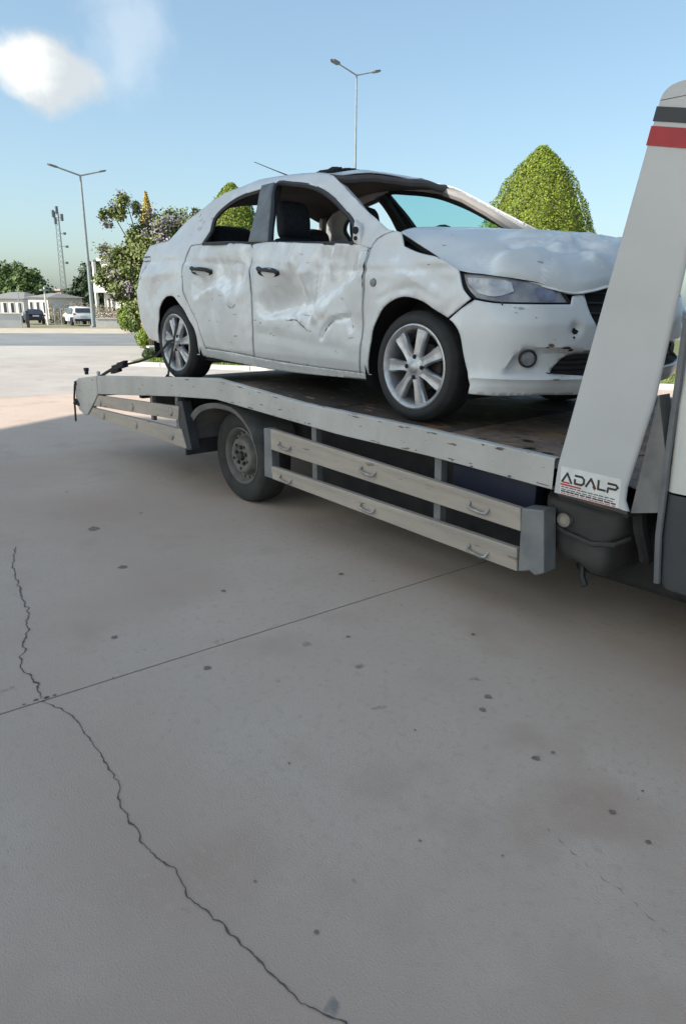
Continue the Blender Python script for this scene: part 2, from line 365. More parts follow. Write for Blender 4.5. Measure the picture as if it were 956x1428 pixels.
sheet('forecourt_apron', dens([rp((-25.2, 5.0), -60, 0), rp((-25.2, 5.0), 70, 0), rp((-25.2, 5.0), 70, -52), rp((-25.2, 5.0), -60, -52)], 4), -.045, 'pale')
sheet('road', dens([rp((-25.2, 5.0), -90, .0), rp((-25.2, 5.0), 120, .0), rp((-38.2, 8.8), 120, 0), rp((-38.2, 8.8), -90, 0)], 6), -.035, 'asphalt', 6)
sheet('verge', dens([rp((-38.2, 8.8), -90, 0), rp((-38.2, 8.8), 120, 0), rp((-48.7, 11.8), 120, 0), rp((-48.7, 11.8), -90, 0)], 6), -.03, 'sand', 6)
JD = .064
def slab(x0, x1, y0, y1):
    b = MB(); ny = 30; n = 14; P = []
    for i in range(n+1):
        x = x0+.0045+(x1-x0-.009)*i/n
        P.append([(x+JD*(y+2.3), y, gz(x+JD*(y+2.3), y)) for y in [y0+(y1-y0)*k/ny for k in range(ny+1)]])
    b.grid(P)
    o = len(b.v); ring = [(i, 0) for i in range(n)]+[(n, j) for j in range(ny)]+[(i, ny) for i in range(n, 0, -1)]+[(0, j) for j in range(ny, 0, -1)]
    idx = [i*(ny+1)+j for i, j in ring]; b.v += [b.v[k]-Vector((0, 0, .04)) for k in idx]
    for k in range(len(idx)):
        b.f.append((idx[k], idx[(k+1) % len(idx)], o+(k+1) % len(idx), o+k)); b.mi.append(0)
    return b.build('concrete_slab', 'concrete' if x0 > -10 else 'concrete_lit', forecourt, smooth=False)
forecourt = struct(MB().box((-17.4, -16, -1.02), (18, 1, -.9)).build('forecourt', 'pale', smooth=False))
forecourt['w'] = (0, 0, 0)
slabs = [slab(a, b_, -16, 14.5) for a, b_ in ((-17.8, -8.78), (-8.78, .19), (.19, 9.2), (9.2, 18.2))]
def ribbon(pts, w, jit, seed):
    rnd = random.Random(seed); q = []
    for i in range(len(pts)-1):
        a, b_ = Vector(pts[i]), Vector(pts[i+1]); n = max(2, int((b_-a).length/.009)); d = (b_-a).normalized(); pr = Vector((-d.y, d.x))
        for k in range(n):
            p = a+(b_-a)*k/n; v = Vector((p.x*22, p.y*22, seed)); q.append(p+pr*jit*(1.6*noise.noise(v)+.9*noise.noise(v*2.7)+.4*noise.noise(v*7)))
    q.append(Vector(pts[-1])); b = MB(); P = []
    for i, p in enumerate(q):
        d = (q[min(i+1, len(q)-1)]-q[max(i-1, 0)]).normalized(); pr = Vector((-d.y, d.x)); ww = w*(.45+1.0*abs(noise.noise(Vector((i*.23, seed, 0))))*1.6)*(min(1, i/6, (len(q)-1-i)/6)+.1)
        P.append([tuple(p+pr*ww)+(gz(*p)+.0025,), tuple(p-pr*ww)+(gz(*p)+.0025,)])
    b.grid(P); return b
crack = [(-1.64, -1.696), (-1.305, -1.815), (-.863, -1.909), (-.664, -1.938), (-.364, -2.048), (-.115, -2.145), (.065, -2.148), (.187, -2.166)]
crack2 = [(.2, -2.168), (.381, -2.116), (.614, -2.134), (.816, -2.15), (.927, -2.193), (1.104, -2.206), (1.254, -2.188), (1.36, -2.206), (1.532, -2.18), (1.649, -2.17), (1.756, -2.162), (1.849, -2.121), (1.98, -2.14), (2.2, -2.1)]
ribbon(crack, .0032, .009, 1).build('crack', 'dark', slabs[1], smooth=False)
ribbon(crack2, .0021, .006, 2).build('crack', 'dark', slabs[2], smooth=False)
def blot(x, y, r, ob, seed, m_='oil', asp=1.0):
    rnd = random.Random(seed); b = MB(); n = 18; a0 = rnd.random()*6
    vs = [(x, y, gz(x, y)+.003)]
    for k in range(n):
        a = 2*PI*k/n; rr = r*(.75+.8*abs(noise.noise(Vector((math.cos(a)*1.4, math.sin(a)*1.4, seed*3.3)))))
        vs.append((x+rr*math.cos(a)*asp, y+rr*math.sin(a), gz(x, y)+.003))
    b.add(vs, [(0, 1+k, 1+(k+1) % n) for k in range(n)]); b.build('oil_spot', m_, ob, smooth=False)
for i, (x, y, r) in enumerate([(-.034, -.48, .020), (-.118, -1.746, .018), (1.267, -.872, .018), (1.308, -.96, .016), (1.603, -1.056, .016), (1.622, -.987, .010), (1.897, -1.103, .0135), (2.024, -1.139, .010),
                               (1.912, -.945, .006), (1.641, -2.026, .008), (1.602, -1.621, .005), (1.093, -1.692, .006), (1.234, -1.246, .006), (.385, -1.574, .020), (1.787, -1.491, .005), (-.9, -1.35, .03), (.55, -.95, .012), (1.42, -2.05, .005), (1.92, -.99, .003), (-1.67, -1.2, .05), (.9, -.5, .012), (-.25, -1.1, .016)]):
    blot(x, y, r*.82, slabs[2] if x > .2 else slabs[1], i+1)
for i, (x, y, r_) in enumerate(((.186, -2.15, .012), (.178, -2.185, .010), (.19, -2.12, .007), (.203, -2.168, .008), (.181, -2.23, .006), (.212, -1.9, .005))): blot(x, y, r_, slabs[2] if x > .2 else slabs[1], 90+i, 'dark', .6)
for i in range(9):
    t = i/9+random.uniform(0, .04); e = t+random.uniform(.04, .085); x = 1.80+.42*t; y = -1.31-.085*t
    ribbon([(x, y), (1.80+.42*(t+e)/2, -1.31-.085*(t+e)/2+random.uniform(-.006, .006)), (1.80+.42*e, -1.31-.085*e)], .0026, .004, 30+i).build('crack', 'oil', slabs[2], smooth=False)

def far_pt(px, d, dz=0):
    a = math.radians(164-.0532*px); x = 2.645+d*math.cos(a); y = -2.847+d*math.sin(a); return Vector((x, y, gz(x, y)+dz))
# lawn with kerb behind the car
LE = Vector((.88, .474)); LN = Vector((-.474, .88)); L0 = Vector((-12.6, 4.55))
def lp(t, s): q = L0+LE*t+LN*s; return (q.x, q.y)
sheet('lawn', dens([lp(-.7, .18), lp(26, .18), lp(26, 26), tuple(far_pt(192, 38))[:2], tuple(far_pt(190, 20))[:2]], 1.5), .05, 'lawn', 1.5)
kb = MB()
for i in range(24):
    a = lp(-.75+i*1.15, 0); b_ = lp(-.75+(i+1)*1.15-.015, 0); c = lp(-.75+(i+1)*1.15-.015, .16); d = lp(-.75+i*1.15, .16)
    o = MB().add([(*p, gz(*p)-.02) for p in (a, b_, c, d)]+[(*p, gz(*p)+.09) for p in (a, b_, c, d)], [(3, 2, 1, 0), (4, 5, 6, 7), (0, 1, 5, 4), (1, 2, 6, 5), (2, 3, 7, 6), (3, 0, 4, 7)])
    if i == 0: kerbo = struct(o.build('kerb', 'kerb', smooth=False, bevel=.015))
    else: o.build('kerb_stone', 'kerb', kerbo, smooth=False, bevel=.015)
gb = MB(); rnd = random.Random(4)
for i in range(16000):
    t = rnd.uniform(-5, 17) if i % 3 else rnd.uniform(-2.5, 2.5); s = rnd.uniform(.2, 3.2) if i % 2 else rnd.uniform(.2, 7)
    x, y = lp(t, s)
    if math.degrees(math.atan2(y+2.847, x-2.645)) > 153.8: continue
    a = rnd.random()*6.3; h = rnd.uniform(.05, .13); w = .012; z = gz(x, y)+.05
    gb.add([(x-w*math.cos(a), y-w*math.sin(a), z), (x+w*math.cos(a), y+w*math.sin(a), z), (x+rnd.uniform(-.05, .05), y+rnd.uniform(-.05, .05), z+h)], [(0, 1, 2)])
stuff(gb.build('grass', 'blade', smooth=False, recalc=False))

# ------------------------------------------------------------------ high unseen roof added behind the viewer to cast the shade
ce = Vector((-.447, .894)); cn = Vector((.894, .447)); BH = 11.0
sh = -sdir*((BH+.8)/sdir.z); c0 = Vector((-6.40, .78))-Vector((sh.x, sh.y))
def cp(t, s): q = c0+ce*t+cn*s; return (q.x, q.y)
BL = thing('shade_caster_roof', 'unseen high white flat roof on columns, added behind the forecourt to cast shade', 'shade_roof', (*cp(-3.5, 5), -.8))
def bslab(t0, t1, s0, s1, z0, z1, nm, m_, par, bev=0):
    q = [cp(t1, s0), cp(t0, s0), cp(t0, s1), cp(t1, s1)]
    return MB().add([(*p, z0) for p in q]+[(*p, z1) for p in q], [(3, 2, 1, 0), (4, 5, 6, 7), (0, 1, 5, 4), (1, 2, 6, 5), (2, 3, 7, 6), (3, 0, 4, 7)]).build(nm, m_, par, smooth=False, bevel=bev)
bslab(-7.0, 0, 0, 10.6, BH-.2, BH, 'roof', 'shade_roof', BL)
for t_ in (-5.8, -1.2):
    for s_ in (1.5, 9): bslab(t_-.2, t_+.2, s_-.2, s_+.2, -.8, BH-.2, 'column', 'shade_roof', BL, .03)

# ------------------------------------------------------------------ the damaged car
CAR = thing('damaged_car', 'battered white saloon car with crumpled doors and missing windows, carried on the flatbed', 'car', (-1.3, .8, 0))
XSz = [.288, .316, .412, .572, .695, .807, .933, .98, 1.052]; XSx = [-3.033, -3.204, -3.271, -3.315, -3.31, -3.28, -3.25, -3.24, -3.19]
def x0(z): return lerp(XSz, XSx, z)+.17
FZ = [.15, .2, .25, .3, .4, .5, .7, .84, .90, 1.0, 1.05, 1.2, 1.35, 1.43, 1.5]; FY = [.06, .045, .02, .0, -.02, -.03, -.04, -.035, -.015, .015, .04, .12, .20, .26, .36]
def fy(x, z):
    y = lerp(FZ, FY, z)
    if x > 0: y += .02*(x/.4)**2
    a = x0(z)
    if x < a: y += .30*(min(a-x, .6)/.4)**2
    return y
lipf = [(-1.4482, .5657), (-1.3346, .5259), (-1.1323, .5398), (-1.0167, .5513), (-.9388, .5049), (-.8908, .4801), (-.8305, .5081), (-.7291, .5784), (-.6442, .6661), (-.5291, .738), (-.4094, .787)]
lipr = [(-2.2982, .6299), (-2.1489, .6875), (-1.9929, .7275), (-1.8852, .7071), (-1.799, .6384), (-1.7381, .6046), (-1.6395, .6537), (-1.5707, .7342), (-1.5098, .8263)]
flap = [(-.7697, .4282), (-.7142, .4903), (-.6307, .5389), (-.5071, .5598), (-.4912, .4915)]
def lip(L, x, z, A, w, h, x0_, x1_):
    zz = lerp([p[0] for p in L], [p[1] for p in L], x); s = z-zz
    return A*sstep(-.01, w, s)*(1-sstep(w, h, s))*sstep(L[0][0], L[0][0]+x0_, x)*(1-sstep(L[-1][0]-x1_, L[-1][0], x))
def crumple(x, z, sc, seed):
    """sheet metal folded into facets: sharp creases between pillows, bent by noise"""
    n = noise.noise(Vector((x*sc*.7, z*sc*.7, seed))); u = x*.8+z*.6; v = z*.8-x*.6
    c = noise.voronoi(Vector((u*sc*.95+.45*n, v*sc*.55+.3*n, seed)))[0]; c2 = noise.voronoi(Vector((u*sc*1.3, v*sc*2.2+.4*n, seed+5)))[0]
    return .15+.85*c[0]**1.5+.28*c2[0]+.25*abs(n)
def ridge(P, x, z, A, w):
    best = 9
    for i in range(len(P)-1):
        a, b_ = Vector(P[i]), Vector(P[i+1]); d = b_-a; t = max(0, min(1, (Vector((x, z))-a).dot(d)/d.length_squared)); best = min(best, (a+d*t-Vector((x, z))).length)
    return A*max(0, 1-best/w)
def dent(x, z):
    """how far the near side is pushed in"""
    d = 0
    if -1.5 < x < -.37:
        wf_ = lerp([-1.45, -1.15, -.97, -.82, -.68, -.4], [.04, .05, .11, .26, .10, .05], x)*(1+.35*noise.noise(Vector((x*9, z*5, 1)))); d += lip(lipf, x, z+.015*noise.noise(Vector((x*13, 2, 7))), .078*(1+.4*noise.noise(Vector((x*7, 4, 2)))), wf_, wf_+.24, .12, .10)
        for P in ([(-.93, .82), (-.95, .55)], [(-.80, .84), (-.84, .56)], [(-.70, .83), (-.76, .60)], [(-1.18, 1.0), (-1.14, .86)], [(-1.02, 1.0), (-1.05, .88)], [(-.62, .98), (-.72, .82)], [(-.48, .95), (-.56, .78)]): d -= ridge(P, x, z, .030, .06)
        d += ridge(flap, x, z, .022, .028)
        d += ridge([(-1.42, .43), (-1.0, .40), (-.6, .37)], x, z, .008, .06)
    if -2.4 < x < -1.5:
        wf_ = lerp([-2.3, -2.1, -1.95, -1.8, -1.7, -1.5], [.04, .06, .10, .15, .17, .10], x)*(1+.35*noise.noise(Vector((x*9, z*5, 3)))); d += lip(lipr, x, z+.015*noise.noise(Vector((x*13, 5, 7))), .070*(1+.4*noise.noise(Vector((x*7, 8, 2)))), wf_, wf_+.2, .1, .08)
        for P in ([(-1.72, .84), (-1.76, .66)], [(-1.60, .86), (-1.66, .70)], [(-2.02, .84), (-2.06, .74)], [(-1.83, 1.0), (-1.86, .9)], [(-1.66, 1.02), (-1.64, .9)]): d -= ridge(P, x, z, .026, .055)
    if x > -.42:
        d += ridge([(-.2, .93), (.1, .80), (.25, .74)], x, z, .012, .07)-ridge([(-.25, .82), (-.02, .78), (.2, .66)], x, z, .012, .06)+ridge([(-.25, .66), (-.15, .70), (.05, .72), (.2, .66)], x, z, .008, .03)
    if x < -2.4: d += ridge([(-2.5, .83), (-2.75, .78), (-2.95, .66)], x, z, .014, .10)-ridge([(-2.6, .88), (-2.9, .82)], x, z, .008, .05)
    # body crease under the belt line
    zc = lerp([-3.03, -2.51, -1.98, -1.52, -.94, -.35], [.963, .944, .916, .891, .856, .824], x)
    d += .009*sstep(.035, 0, abs(z-zc+.012))
    env = sstep(.36, .55, z)*.9+.12
    if z > 1.06: env = .75
    d += env*(.040*(crumple(x, z, 3.6, 2.0)-.6)+.016*(crumple(x, z, 8.5, 5.0)-.6))
    return d
def near(x, z, k=1): return (x, fy(x, z)+dent(x, z)*k, z)
rear = [(x0(z)-.46, z) for z in (.29, .40, .55, .70, .80, .90, .98)]
OUT = {}
OUT['body'] = [(-2.9338, .2868), (-3.04, .2868)]+rear+[(-3.50, 1.035), (-3.30, 1.062), (-3.0, 1.082), (-2.7818, 1.0954), (-2.6434, 1.2336), (-2.4311, 1.3307), (-2.2626, 1.408), (-2.0825, 1.4357), (-1.8974, 1.4696), (-1.7051, 1.4748), (-1.5356, 1.4691), (-1.2659, 1.4458), (-1.1051, 1.429), (-1.0062, 1.4054), (-.8933, 1.363), (-.5325, 1.165), (-.2815, 1.0343), (-.216, 1.0153), (-.2835, .995), (-.3365, .9678), (-.3584, .9309), (-.5005, .9628), (-.5716, 1.0881), (-.7071, 1.172), (-.8803, 1.262), (-1.1107, 1.3479), (-1.3698, 1.3967), (-1.5801, 1.412), (-1.7181, 1.3937), (-1.9489, 1.3693), (-2.123, 1.311), (-2.2188, 1.2289), (-2.1939, 1.1339), (-2.2385, 1.0483), (-2.4306, 1.0474), (-2.4552, .9106), (-2.4249, .7672), (-2.3743, .6347), (-2.2684, .5006), (-2.211, .3713), (-2.1908, .2827), (-1.8577, .2774), (-1.2273, .2469), (-.4269, .2361), (-.3784, .2337), (-.3934, .2034), (-1.2665, .1849), (-2.3042, .2253), (-2.3185, .2335), (-2.2842, .3354), (-2.2957, .4166), (-2.3628, .501), (-2.4653, .6018), (-2.5519, .6553), (-2.642, .6742), (-2.7429, .6546), (-2.8232, .5753), (-2.8894, .4361), (-2.9264, .323)]
OUT['front_door'] = [(-1.5455, 1.0062), (-1.3499, 1.0125), (-.9211, .984), (-.4991, .9589), (-.3695, .9296), (-.3564, .8698), (-.3637, .7248), (-.3812, .6513), (-.3986, .4483), (-.4476, .2388), (-.9404, .2459), (-1.5221, .2644), (-1.4594, .5796), (-1.4755, .8256)]
OUT['rear_door'] = [(-2.2236, 1.0424), (-1.8402, 1.0306), (-1.565, 1.0095), (-1.5249, .9102), (-1.481, .5793), (-1.541, .2683), (-1.8547, .2818), (-2.1731, .2919), (-2.2001, .3718), (-2.257, .5036), (-2.3576, .6348), (-2.4081, .7671), (-2.4382, .9101), (-2.4149, 1.0413)]
OUT['front_fender'] = [(-.3294, .9637), (-.2764, .9909), (-.2082, 1.0111), (-.1494, 1.0018), (-.1143, .9307), (.0341, .8882), (.1734, .8585), (.2898, .801), (.3022, .784), (.337, .7113), (.3894, .6642), (.3404, .6317), (.2438, .5712), (.2162, .5861), (.0843, .6504), (-.0595, .6714), (-.1962, .6221), (-.29, .4964), (-.3425, .3453), (-.3774, .2294), (-.4333, .2421), (-.3833, .449), (-.3633, .6514), (-.346, .7247), (-.3417, .8693), (-.3505, .9249)]
for nm in ('front_door', 'rear_door', 'front_fender', 'body'):
    o = round_poly(OUT[nm], .018); vs, fs = tri_fill(o, .0145)
    for far in (0, 1):
        if nm == 'body' and far: continue
        b = MB(); P = [near(x, z) for x, z in vs] if not far else [mir(near(x, z, .25)) for x, z in vs]
        b.add(P, fs)
        if nm == 'body':
            b.add([mir(near(x, z, .25)) for x, z in vs], fs)
            # the tail and the boot lid between the two sides
            prof = [near(x, z) for x, z in rear]+[near(-3.50, 1.035), near(-3.30, 1.062), near(-3.0, 1.082), near(-2.7818, 1.0954)]
            rows = []
            for p in prof:
                q = mir(p); rows.append([tuple(Vector(p).lerp(q, k/10)+Vector((-.10*math.sin(PI*k/10)*(1 if p[0] < -3.3 else .2), 0, .02*math.sin(PI*k/10)*(1 if p[2] > 1 else 0)))) for k in range(11)])
            b.grid(rows)
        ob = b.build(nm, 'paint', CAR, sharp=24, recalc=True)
        if not far:
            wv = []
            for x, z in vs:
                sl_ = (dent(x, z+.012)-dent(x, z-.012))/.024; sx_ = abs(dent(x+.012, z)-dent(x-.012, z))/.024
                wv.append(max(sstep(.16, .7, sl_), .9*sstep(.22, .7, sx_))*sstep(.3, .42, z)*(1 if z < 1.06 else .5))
            wv += [0.0]*(len(ob.data.vertices)-len(wv)); ob.data.attributes.new('fold_highlight', 'FLOAT', 'POINT').data.foreach_set('value', wv)
        if nm in ('front_door',) and not far: ob['label'] = 'crumpled front door with a deep dent over its lower half'
        if nm == 'rear_door' and not far: ob['label'] = 'creased rear door with a pushed in middle'
        if nm == 'front_door' and not far: fd_near = ob
        if nm == 'rear_door' and not far: rd_near = ob
        q = ob.modifiers.new('solid', 'SOLIDIFY'); q.thickness = .008; q.offset = 0
def mark(par, pts, w, seed, nm='scrape_and_fold_shade', m_='gap'):
    rnd = random.Random(seed); b = MB(); P = []; c = catmull(pts, 7)
    for i, p in enumerate(c):
        d = (Vector(c[min(i+1, len(c)-1)])-Vector(c[max(i-1, 0)])).normalized(); n_ = Vector((-d.y, d.x))*w*rnd.uniform(.15, 1)*math.sin(PI*(i+.5)/len(c))**.5
        P.append([(x, fy(x, z)+dent(x, z)-.0055, z) for x, z in ((p[0]+n_.x, p[1]+n_.y), (p[0], p[1]), (p[0]-n_.x, p[1]-n_.y))])
    b.grid(P); return b.build(nm, m_, par)
bd = bpy.data.objects['body']
rnd = random.Random(17)
for i in range(5):
    x = rnd.uniform(-2.60, -2.34); z = 1.06+rnd.uniform(0, .20)+(x+2.6)*.25; a_ = rnd.uniform(.5, 1.3); l_ = rnd.uniform(.02, .06)
    mark(bd, [(x, z), (x+l_*.5*math.cos(a_)+.008, z+l_*.5*math.sin(a_)), (x+l_*math.cos(a_), z+l_*math.sin(a_))], rnd.uniform(.003, .007), i, 'scrape_and_fold_shade', 'trim')
mark(fd_near, [(-1.10, .520), (-1.02, .528), (-.95, .500), (-.89, .462)], .006, 40, 'scrape_and_fold_shade', 'dark'); mark(fd_near, [(-.765, .43), (-.715, .492), (-.63, .541)], .005, 41, 'scrape_and_fold_shade', 'trim'); mark(fd_near, [(-.505, .558), (-.49, .495)], .005, 42, 'scrape_and_fold_shade', 'trim')  # dark strips here and on the rear door paint valley shade below the lips
mark(rd_near, [(-1.80, .625), (-1.74, .592), (-1.68, .62)], .004, 43, 'scrape_and_fold_shade', 'dark'); mark(fd_near, [(-.375, .93), (-.362, .87), (-.366, .78), (-.372, .70)], .009, 44, 'panel_gap', 'gap')
for i in range(16):
    x = rnd.uniform(-2.3, -.5); z = rnd.uniform(.35, .95); mark(fd_near if x > -1.5 else rd_near, [(x, z), (x+rnd.uniform(.01, .05), z+rnd.uniform(-.02, .015))], .0022, 60+i, 'scratch', 'dark')
# inner skins of the doors, floor, wheel housings, engine block
b = MB()
for g_ in (lambda p: Vector(p), mir):
    b = MB()
    for x, y in ((-2.36, -.44),):
        q = [(x, .075, .24), (y, .075, .24), (y, .085, .93), (-.9, .085, .955), (-1.5, .085, .98), (x, .09, 1.0)]
        b.add([g_(p) for p in q], [tuple(range(6))])
    b.build('door_card', 'inner', CAR, smooth=False)
MB().box((-3.3, .22, .20), (-2.3, 1.38, .27)).box((-2.3, .05, .19), (-.4, 1.55, .26)).box((-.4, .22, .2), (.62, 1.38, .27)).build('floor_pan', 'gap', CAR, smooth=False)
MB().box((-.35, .22, .27), (.55, 1.38, .66)).box((-.42, .12, .27), (-.33, 1.48, .94)).build('engine_bay', 'gap', CAR, smooth=False)
for x in (0, -2.652):
    for g_ in (lambda p: p, lambda p: mir(p)-Vector((0, 0, .05*(1.6-2*p[1])))):
        b = MB(); P = []
        for k in range(25):
            a = PI*(-.12+1.24*k/24); r = .385
            P.append([tuple(g_(Vector((x+r*math.cos(a), y, .305+r*math.sin(a)))) ) for y in (.0, .1, .24)]+[tuple(g_(Vector((x, .24, .30))))])
        b.grid(P); b.build('wheel_housing', 'gap', CAR)
# painted flanges behind the door gaps
for L in (OUT['front_door'][4:10], OUT['front_door'][-3:]+OUT['front_door'][:1], OUT['rear_door'][7:], OUT['front_door'][9:12], OUT['rear_door'][5:8]):
    c = catmull(L, 8); L2 = [Vector(p) for p in c]; P = []
    for i, p in enumerate(L2):
        d = (L2[min(i+1, len(L2)-1)]-L2[max(i-1, 0)]).normalized(); n_ = Vector((-d.y, d.x))*.03
        P.append([(q.x, fy(q.x, q.y)+dent(q.x, q.y)+.0055, q.y) for q in (p+n_, p, p-n_)])
    MB().grid(P).build('door_flange', 'paint', CAR)
# pillar trim between the side windows
pil = [(-1.7329, 1.4123), (-1.59, 1.4185), (-1.4877, 1.2437), (-1.3583, 1.0129), (-1.593, 1.0251), (-1.6343, 1.1655), (-1.6621, 1.2703)]
o = round_poly(pil, .03); vs, fs = tri_fill(o, .03)
for far in (0, 1):
    P = [Vector((x, fy(x, z)+.004, z)) for x, z in vs]; P = [mir(p) for p in P] if far else P
    ob = MB().add(P, fs).build('pillar_trim', 'trim', CAR); q = ob.modifiers.new('solid', 'SOLIDIFY'); q.thickness = .02; q.offset = 0
# dark strips round the window openings
fr_r = [(-1.6001, 1.405), (-1.7181, 1.386), (-1.9489, 1.360), (-2.115, 1.304), (-2.208, 1.2289), (-2.184, 1.1339), (-2.228, 1.045)]
fr_f = [(-1.3583, 1.01), (-1.47, 1.22), (-1.575, 1.405), (-1.3698, 1.389), (-1.1107, 1.340), (-.8853, 1.254), (-.7151, 1.164), (-.580, 1.083), (-.505, .97)]
for L in (fr_r, fr_f):
    c = catmull(L, 4); ob = MB().tube([(x, fy(x, z)+.016, z) for x, z in c], .017, 6).build('window_seal', 'black', CAR)
    MB().tube([mir((x, fy(x, z)+.016, z)) for x, z in c], .017, 6).build('window_seal', 'black', CAR)
MB().tube([(x, fy(x, 1.0)+.02, z) for x, z in catmull([(-2.21, 1.045), (-1.85, 1.035), (-1.6, 1.018), (-1.35, 1.01), (-.92, .985), (-.52, .965)], 5)], .012, 6).build('window_seal', 'black', CAR)

# roof, headliner
rail_n = [(-2.43, 1.3307), (-2.2626, 1.408), (-2.0825, 1.4357), (-1.8974, 1.4696), (-1.7051, 1.4748), (-1.5356, 1.4691), (-1.2659, 1.4458), (-1.1051, 1.429), (-1.0062, 1.4054)]
ctr_x = [-2.36, -2.22, -2.05, -1.88, -1.7, -1.5, -1.22, -1.0, -.87]; ctr_z = [1.44, 1.485, 1.505, 1.52, 1.53, 1.533, 1.515, 1.478, 1.443]
def roofrow(i, dz, crum):
    n = Vector(near(*rail_n[i])); c = Vector((ctr_x[i], .8, ctr_z[i])); f_ = mir(Vector(near(*rail_n[i], .25)))
    q1 = n.lerp(c, .5)+Vector((0, 0, .022)); q3 = f_.lerp(c, .5)+Vector((0, 0, .022))
    r = catmull([tuple(n), tuple(q1), tuple(c), tuple(q3), tuple(f_)], 8)
    return [Vector(p)+Vector((0, 0, dz)) for p in r]
def roofgrid(dz, crum):
    R = [roofrow(i, dz, crum) for i in range(len(rail_n))]; cols = []
    for j in range(len(R[0])): cols.append(catmull([tuple(R[i][j]) for i in range(len(R))], 5))
    for j, c in enumerate(cols):
        for i, p in enumerate(c):
            e = min(1, j/4, (len(cols)-1-j)/4); c[i] = (p[0], p[1], p[2]-crum*e*.05*(crumple(p[0], p[1], 3.0, 6)-.4))
    return cols
ob = MB().grid(roofgrid(0, 1)).build('roof', 'paint', CAR, sharp=50); ob.modifiers.new('solid', 'SOLIDIFY').thickness = .006
MB().grid(roofgrid(-.045, .3)).build('headliner', 'headliner', CAR)
# front header of the roof, pillar inner trims
hd = [near(-1.0062, 1.4054)]+[tuple(p) for p in roofrow(8, -.02, 0)][4:-3:4]+[tuple(mir(near(-1.0062, 1.4054)))]
MB().tube([Vector(p)+Vector((.0, 0, -.02)) for p in catmull(hd, 4)], .026, 8).build('roof_header', 'headliner', CAR)
for g_ in (lambda p: Vector(p), mir):
    MB().tube([g_((x, fy(x, z)+.05, z-.01)) for x, z in ((-1.0, 1.37), (-.85, 1.31), (-.66, 1.20), (-.45, 1.06), (-.33, .98))], [.03, .03, .032, .036, .04], 8).build('pillar_lining', 'beige', CAR)
    MB().tube([g_((x, fy(x, z)+.05, z)) for x, z in ((-1.62, 1.40), (-1.56, 1.27), (-1.50, 1.12), (-1.44, .98))], [.04, .035, .04, .05], 8).build('pillar_lining', 'inner', CAR)
    MB().tube([g_((x, fy(x, z)+.09, z)) for x, z in ((-2.34, 1.34), (-2.40, 1.27), (-2.47, 1.18), (-2.52, 1.08))], [.03, .035, .04, .045], 8).build('pillar_lining', 'beige', CAR)
# torn strip of black trim standing up over the roof's front edge
b = MB(); P = []
for k in range(41):
    t = k/40; x = -1.13+.04*math.sin(k*1.9)-.05*math.sin(PI*t); y = .30+.50*t
    rr = roofrow(7, 0, 0); zr = lerp([p.y for p in rr], [p.z for p in rr], y)
    h = (.018+.032*abs(noise.noise(Vector((k*.41, 3, 1)))))*math.sin(PI*min(1, t*1.02))**.4
    P.append([(x, y, zr-.01), (x-.012, y, zr+h), (x-.07, y, zr+h*1.1+.004), (x-.10, y, zr-.012)])
b.grid(P); b.build('torn_trim', 'gap', CAR, sharp=20)
MB().tube([(-2.328+.46, .6, 1.53), (-2.05, .6, 1.59), (-2.33, .6, 1.685)], [.006, .004, .003], 5).build('antenna', 'black', CAR)
# far front window still glazed
gw = [(x, z) for x, z in ((-1.36, 1.02), (-1.49, 1.24), (-1.58, 1.405), (-1.37, 1.39), (-1.11, 1.342), (-.88, 1.256), (-.707, 1.166), (-.572, 1.083), (-.50, .965), (-.92, .99))]
vs, fs = tri_fill(round_poly(gw, .06), .08)
MB().add([mir((x, fy(x, z)+.012, z)) for x, z in vs], fs).build('window_glass', 'glass', CAR)

# dashboard, steering wheel, seats
b = MB(); P = []
for k in range(13):
    y = .14+1.32*k/12; hz = .05*math.exp(-((y-1.17)/.2)**2); t_ = .05*(y-.8)
    P.append([(-.34, y, .97+t_), (-.45, y, 1.0+hz*.6+t_), (-.60, y, 1.0+hz+t_), (-.70, y, .955+hz*.8+t_), (-.74, y, .86), (-.66, y, .6)])
b.grid(P); b.build('dashboard', 'inner', CAR)
b = MB(); cc = Vector((-.92, 1.17, .99))
for k in range(24):
    pass
ring = [cc+Vector((math.cos(2*PI*k/24)*.185*.45, math.sin(2*PI*k/24)*.185, math.cos(2*PI*k/24)*.185*.9)) for k in range(25)]
b.tube(ring, .016, 8); b.tube([cc, (-.7, 1.17, .88)], .03, 8); b.tube([ring[6], cc, ring[18]], .018, 6)
b.build('steering_wheel', 'black', CAR)
def cushion(prof, y0, y1, nm, m_='seat'):
    """rounded upholstery: (x,z) outline, softened towards both sides"""
    c = round_poly(prof, .03, 120); cx = sum(p[0] for p in c)/len(c); cz = sum(p[1] for p in c)/len(c); P = []
    for t, s in ((0, .0), (0, .55), (.04, .82), (.12, .95), (.3, 1), (.7, 1), (.88, .95), (.96, .82), (1, .55), (1, 0)):
        P.append([(cx+(x-cx)*s, y0+(y1-y0)*t, cz+(z-cz)*s) for x, z in c+c[:1]])
    return MB().grid(P).build(nm, m_, CAR)
for y0, tz in ((.20, 0), (.90, .03)):
    cushion([(-1.66, 1.05+tz), (-1.56, 1.06+tz), (-1.46, .75), (-1.36, .45), (-1.50, .40), (-1.64, .70)], y0, y0+.48, 'seat_back')
    cushion([(-1.44, .52), (-1.0, .58), (-.90, .52), (-.95, .42), (-1.45, .38)], y0, y0+.48, 'seat_cushion')
    cushion([(-1.70, 1.30+tz), (-1.64, 1.325+tz), (-1.58, 1.28+tz), (-1.56, 1.14+tz), (-1.60, 1.07+tz), (-1.68, 1.08+tz)], y0+.12, y0+.36, 'headrest')
